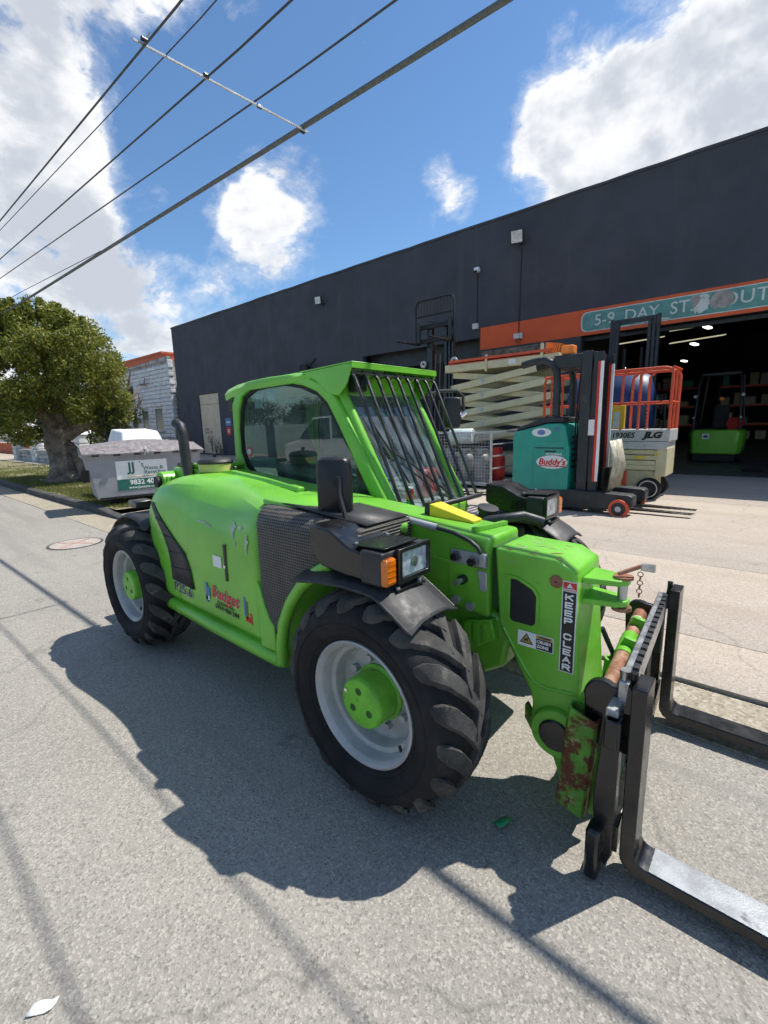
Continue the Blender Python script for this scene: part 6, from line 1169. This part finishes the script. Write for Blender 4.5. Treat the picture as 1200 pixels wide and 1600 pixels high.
# mirror body: shallow dish facing the driver (back towards the road)
def mirror(cx, cy, cz, yaw, w, h, name='mirror'):
    Rm = Matrix.Rotation(yaw, 3, 'Z'); out = []
    for d, k_ in ((.035, .80), (.028, .90), (.0, .985), (-.012, 1.0), (-.016, .97)):
        pts = []
        for i in range(28):
            t = 2 * math.pi * i / 28; ex_ = .32; x = math.copysign(abs(math.cos(t)) ** ex_, math.cos(t)) * w / 2 * k_; z = math.copysign(abs(math.sin(t)) ** ex_, math.sin(t)) * h / 2 * (k_ * .5 + .5)
            v = Rm @ Vector((x, -d, z)); pts.append((cx + v.x, cy + v.y, cz + v.z))
        out.append(pts)
    return MB().loft(out).obj(name, 'mirror_black', th, smooth=45)
m1 = mirror(-1.545, 1.44, 1.275, R(38), .165, .295)
v = Matrix.Rotation(R(38), 3, 'Z') @ Vector((.02, -.045, 0)); bp_ = Vector((-1.545, 1.44, 1.31)) + v
MB().cyl(bp_ + Vector((-.012, .014, 0)), bp_ + Vector((.008, -.012, 0)), .02, n=14).obj('mirror_joint', 'black_matt', m1); MB().tube([bp_ + Vector((.02, -.01, .03)), bp_ + Vector((.022, -.012, -.05)), (-1.40, 1.37, 1.14)], .0105, 8).obj('mirror_arm', 'black_matt', th); MB().cyl((-1.475, 1.345, 1.125), (-1.375, 1.385, 1.145), .020, n=14).obj('mirror_clamp', 'black_plastic', th, bevel=.004); MB().cyl((-1.42, 1.37, 1.08), (-1.42, 1.37, 1.13), .012, n=10).obj('mirror_post', 'black_matt', th)
mirror(-1.60, 1.52, 1.30, R(38), .05, .07, 'mirror_pod')
# far mirror and its hoop
m2 = mirror(-1.86, 2.93, 1.63, R(40), .13, .23); MB().tube([(-1.98, 2.78, 1.76), (-1.93, 2.9, 1.79), (-1.86, 2.99, 1.79), (-1.81, 3.0, 1.75), (-1.80, 2.99, 1.60)], .012, 8).obj('mirror_arm', 'charcoal', th); MB().cyl((-1.81, 2.96, 1.60), (-1.79, 3.0, 1.63), .018, n=10).obj('mirror_joint', 'chrome', m2)
# cab -------------------------------------------------------
CN, CF = 2.00, 2.78
win = [(-3.15, 1.55), (-3.12, 1.70), (-3.07, 1.79), (-2.94, 1.84), (-2.74, 1.853), (-2.55, 1.85), (-2.38, 1.82), (-2.24, 1.77), (-2.15, 1.70), (-2.06, 1.56), (-1.95, 1.37), (-1.80, 1.12), (-1.795, 1.04), (-2.3, 1.04), (-2.66, 1.09), (-2.96, 1.18), (-3.10, 1.27), (-3.15, 1.38)]
outr = [(-3.215, 1.55), (-3.21, 1.73), (-3.15, 1.83), (-2.99, 1.892), (-2.74, 1.902), (-2.50, 1.90), (-2.33, 1.872), (-2.20, 1.825), (-2.10, 1.765), (-1.985, 1.60), (-1.87, 1.41), (-1.685, 1.10), (-1.66, .96), (-2.3, .94), (-2.66, .94), (-2.98, .94), (-3.22, 1.0), (-3.225, 1.25)]
for y0, y1 in ((CN - .03, CN + .04), (CF - .04, CF + .03)):
    MB().ring([(x, y0, z) for x, z in outr], [(x, y0, z) for x, z in win], (0, y1 - y0, 0)).obj('cab_side_frame', 'green', th, bevel=.016, seg=3)
    gy = CN + .0 if y0 < 2.4 else CF
    MB().prism([(x, gy, z) for x, z in win], (0, .004, 0)).obj('side_window', 'cab_glass', th, smooth=0)
    yg = CN - .012 if y0 < 2.4 else CF + .012
    MB().ring([(x, yg, z) for x, z in win], [(x + (.02 if x < -2.6 else -.02), yg, z + (.018 if z < 1.4 else -.018)) for x, z in win], (0, .024 if y0 < 2.4 else -.024, 0)).obj('window_seal', 'black_matt', th)
# small labels stuck on the near window
for (x0, x1, z0, z1) in ((-2.96, -2.86, 1.70, 1.80), (-2.80, -2.72, 1.745, 1.81)): MB().box(x0, x1, CN + .0065, CN + .0075, z0, z1).obj('window_label', 'pale_text', th)
MB().xz([(-3.065 + .040 * math.cos(t), 1.385 + .034 * math.sin(t)) for t in [2 * math.pi * i / 24 for i in range(24)]], CN - .003, CN - .001).obj('window_sticker', 'print_red', th, smooth=0); MB().xz([(-3.065 + .028 * math.cos(t), 1.385 + .022 * math.sin(t)) for t in [2 * math.pi * i / 24 for i in range(24)]], CN - .005, CN - .0035).obj('window_sticker', 'pale_text', th, smooth=0)
text('lettering', 'NEU77', (-2.33, CN - .002, 1.715), .05, (1, 0, 0), (0, 0, 1), 'faint_text', th, extr=.0002)
# roof, rear overhang, front visor
rf = []
for x, zt, zb, ins in ((-3.35, 1.815, 1.795, .06), (-3.345, 1.84, 1.785, .03), (-3.30, 1.862, 1.775, .0), (-3.15, 1.888, 1.80, -.01), (-2.95, 1.904, 1.83, -.01), (-2.46, 1.912, 1.84, -.01), (-2.25, 1.905, 1.86, -.01)):
    y0, y1 = CN + ins - .02, CF - ins + .02; rf.append([(x, y0, zb), (x, y0 - .005, (zt + zb) / 2), (x, y0 + .03, zt - .006), (x, (y0 + y1) / 2, zt + .018), (x, y1 - .03, zt - .006), (x, y1 + .005, (zt + zb) / 2), (x, y1, zb)])
MB().loft(rf).obj('cab_roof', 'green', th, smooth=40)
MB().box(-3.34, -3.2, CN + .02, CN + .16, 1.70, 1.772).obj('rear_lamp', 'black_plastic', th, bevel=.01); MB().box(-3.34, -3.2, CF - .16, CF - .02, 1.70, 1.772).obj('rear_lamp', 'black_plastic', th, bevel=.01)
vp = [(-2.36, 1.895), (-1.925, 1.912), (-1.925, 1.885), (-1.965, 1.80), (-2.04, 1.735), (-2.13, 1.755), (-2.22, 1.83)]
for y in (CN - .035, CF + .025): MB().xz(vp, y, y + .010).obj('visor_cheek', 'green', th, bevel=.003)
MB().prism([(-2.38, CN - .035, 1.897), (-1.915, CN - .035, 1.914), (-1.915, CF + .035, 1.914), (-2.38, CF + .035, 1.897)], (0, 0, .008)).obj('visor_top', 'green', th, bevel=.003); MB().box(-1.925, -1.915, CN - .034, CF + .034, 1.886, 1.914).obj('visor_lip', 'green', th)
MB().box(-2.20, -2.06, CN + .03, CF - .03, 1.75, 1.86).obj('windscreen_header', 'green', th, bevel=.012)
for q in range(7): MB().bar((-2.03, CN + .1 + .09 * q, 1.85), (-1.96, CN + .1 + .09 * q, 1.87), .05, .01).obj('visor_louvre', 'green', th)
MB().box(-2.05, -1.98, CN + .06, CN + .16, 1.76, 1.86).obj('work_lamp', 'black_plastic', th, bevel=.01); MB().box(-1.978, -1.972, CN + .075, CN + .145, 1.775, 1.845).obj('work_lamp_lens', 'lens', th)
# windscreen posts, glass, bottom edge
WT_, WB_ = (-2.075, 1.755), (-1.665, 1.045)
for y in (CN + .035, CF - .035): MB().tube([(-2.085, y, 1.77), (-1.98, y, 1.59), (-1.68, y, 1.07), (-1.64, y, .97)], .034, 10).obj('windscreen_post', 'green', th)
MB().add([(WT_[0], CN + .05, WT_[1]), (WT_[0], CF - .05, WT_[1]), (WB_[0], CF - .05, WB_[1]), (WB_[0], CN + .05, WB_[1])], [(0, 1, 2, 3)]).obj('windscreen', 'screen_glass', th, smooth=0, solid=.004)
rim_ = [(WT_[0], CN + .05, WT_[1]), (WT_[0], CF - .05, WT_[1]), (WB_[0], CF - .05, WB_[1]), (WB_[0], CN + .05, WB_[1])]
MB().tube([Vector(p) + Vector((.006, 0, .004)) for p in rim_], .010, 6, closed=True).obj('windscreen_seal', 'black_matt', th)
MB().box(-1.72, -1.62, CN + .02, CF - .02, .85, 1.03).obj('scuttle', 'green', th, bevel=.012)
# guard bars
ng = 9
for i in range(ng):
    y = CN - .015 + (CF - CN + .03) * i / (ng - 1); yb_ = y if i < ng - 1 else y
    MB().tube([(-1.955, y, 1.872), (-1.915, y, 1.83), (-1.575, yb_, 1.075)], .0105, 8).obj('guard_bar', 'black_paint', th)
MB().tube([(-1.65, CN - .03, 1.04), (-1.60, CN - .035, 1.055), (-1.56, CN - .02, 1.068), (-1.555, CF + .01, 1.068), (-1.56, CF + .045, 1.068)], .017, 10).obj('guard_tube', 'charcoal', th)
MB().tube([(-1.935, CN - .02, 1.86), (-1.935, CF + .02, 1.86)], .008, 8).obj('guard_rail', 'black_paint', th)
# wiper
wpx = lambda t: (WT_[0] + (WB_[0] - WT_[0]) * t + .022, WT_[1] + (WB_[1] - WT_[1]) * t + .014)
def wp(t, y): x, z = wpx(t); return (x, y, z)
MB().tube([wp(.18, CN + .13), wp(.5, CN + .19), wp(.80, CN + .24)], .006, 6).obj('wiper_blade', 'black_matt', th); MB().tube([wp(.52, CN + .195), wp(.62, CN + .32), wp(.98, CN + .62)], .006, 6).obj('wiper_arm', 'black_matt', th); MB().tube([wp(.45, CN + .20), wp(.56, CN + .22)], .011, 6).obj('wiper_joint', 'galv', th)
# cab rear wall and interior
MB().ring([(-3.21, CN + .04, 1.0), (-3.21, CF - .04, 1.0), (-3.21, CF - .04, 1.82), (-3.21, CN + .04, 1.82)], [(-3.21, CN + .09, 1.15), (-3.21, CF - .09, 1.15), (-3.21, CF - .09, 1.76), (-3.21, CN + .09, 1.76)], (.03, 0, 0)).obj('cab_rear_frame', 'green', th); MB().box(-3.202, -3.198, CN + .09, CF - .09, 1.15, 1.76).obj('rear_window', 'cab_glass', th, smooth=0)
MB().box(-3.2, -1.70, CN + .045, CN + .06, .94, 1.03).obj('inner_panel', 'charcoal', th)
MB().box(-2.95, -2.5, 2.18, 2.62, .95, 1.10).obj('seat', 'seat_cloth', th, bevel=.05, seg=3); MB().loft([[(-3.02, 2.2, 1.08), (-2.90, 2.2, 1.08), (-2.90, 2.6, 1.08), (-3.02, 2.6, 1.08)], [(-3.06, 2.21, 1.35), (-2.96, 2.21, 1.35), (-2.96, 2.59, 1.35), (-3.06, 2.59, 1.35)], [(-3.09, 2.26, 1.58), (-3.02, 2.26, 1.58), (-3.02, 2.54, 1.58), (-3.09, 2.54, 1.58)]]).obj('seat_back', 'seat_cloth', th, bevel=.03, seg=3)
MB().box(-1.98, -1.72, CN + .08, CF - .08, .92, 1.06).obj('dashboard', 'platform_grey', th, bevel=.03); MB().cyl((-1.95, 2.40, 1.02), (-2.12, 2.40, 1.20), .03, n=12).obj('steering_column', 'charcoal', th); MB().tube([Vector((-2.12, 2.40, 1.20)) + Matrix.Rotation(R(-45), 3, 'Y') @ Vector((.17 * math.cos(t), .17 * math.sin(t), 0)) for t in [2 * math.pi * i / 28 for i in range(28)]], .014, 8, closed=True).obj('steering_wheel', 'black_matt', th)
for a in (0, 120, 240): MB().bar((-2.12, 2.40, 1.20), Vector((-2.12, 2.40, 1.20)) + Matrix.Rotation(R(-45), 3, 'Y') @ Vector((.165 * math.cos(R(a)), .165 * math.sin(R(a)), 0)), .02, .01).obj('wheel_spoke', 'black_matt', th)
MB().box(-2.30, -2.10, 2.12, 2.2, 1.0, 1.22).obj('joystick_box', 'charcoal', th, bevel=.02); MB().box(-1.90, -1.80, 2.50, 2.68, 1.06, 1.26).obj('red_cloth', 'red', th, bevel=.03); MB().box(-2.0, -1.93, 2.05, 2.10, 1.2, 1.32).obj('red_tag', 'red', th, bevel=.01)
lz = 1.03
for (z0, z1, m_) in ((lz, lz + .05, 'white'), (lz + .051, lz + .084, 'leaf_green_scrap'), (lz + .085, lz + .12, 'orange_bright'), (lz + .121, lz + .150, 'red'), (lz + .151, lz + .160, 'white')): MB().cyl((-1.665, 2.16, z0), (-1.665, 2.16, z1), .022, n=18).obj('stack_light', m_, th)
# far-side bits: hose stub behind the boom
MB().lathe([(0, 0), (.05, 0), (.05, .08), (.062, .085), (.062, .105), (0, .11)], (-1.32, 2.45, .96), (.25, -.1, 1), 20).obj('filler_neck', 'black_plastic', th); MB().tube([(-1.42, 2.30, .88), (-1.25, 2.36, 1.0), (-1.1, 2.5, 1.02), (-1.02, 2.58, .98)], .03, 10).obj('lamp_hose', 'charcoal', th)
# ------------------------------------------------------------------ across the street: what the cab glass mirrors
for i, (x, y, h, w) in enumerate([(-27, -25, 4.6, 6.0), (-36, -27, 4.2, 6.5), (-18, -27, 3.8, 5.0), (-46, -26, 5, 7), (-8, -27, 4.4, 6)]):
    simple_tree('street_tree_opposite', x, y, h, w, ['rounded dark tree across the street, mirrored in the cab window', 'dark tree across the street behind the white van', 'small dark tree across the street nearest the camera side', 'large tree across the street far to the left', 'tree across the street behind the camera'][i], n=9000, size=.14, group='trees across the street')
vn = thing('white_van', (-10.5, -6.6, 0), 'white van parked across the street, mirrored in the cab window', 'van')
vb = [(-13.0, .35), (-12.9, 1.0), (-12.2, 1.15), (-11.4, 1.85), (-8.3, 1.95), (-8.15, 1.7), (-8.1, .35)]
MB().xz(vb, -7.5, -5.8).obj('body', 'white_car', vn, bevel=.08, seg=3); MB().xz([(-12.1, 1.17), (-11.38, 1.78), (-10.6, 1.82), (-10.6, 1.17)], -5.795, -5.785).obj('window', 'window_dark', vn); MB().xz([(-10.5, 1.2), (-10.5, 1.82), (-8.5, 1.87), (-8.4, 1.2)], -5.795, -5.785).obj('window', 'window_dark', vn)
for x in (-12.1, -9.0):
    for y, s in ((-5.85, 1), (-7.45, -1)): w = MB().lathe([(.18, -.1), (.31, -.1), (.33, -.07), (.33, .07), (.31, .1), (.18, .1)], (x, y, .33), (0, s, 0), 24, closed=True).obj('wheel', 'rubber', vn); MB().lathe([(0, -.05), (.181, -.05), (.181, .08), (0, .06)], (x, y, .33), (0, s, 0), 20).obj('rim', 'rim_silver', w)
fo = thing('panel_fence', (-20, -11, 0), 'pale green metal panel fence along the far side of the street', 'fence')
mat('fence_green', (.30, .42, .38), .6, var=.1)
for i in range(24): MB().box(-40 + i * 2.0, -38.05 + i * 2.0, -11.05, -11.0, .05, 1.7).obj('fence_panel', 'fence_green', fo); MB().bar((-40.02 + i * 2, -11.03, 0), (-40.02 + i * 2, -11.03, 1.8), .06, .06, (0, 1, 0)).obj('post', 'fence_green', fo)
struct('far_footpath', MB().box(-120, 60, -13, -9.5, -.05, .12), 'concrete')
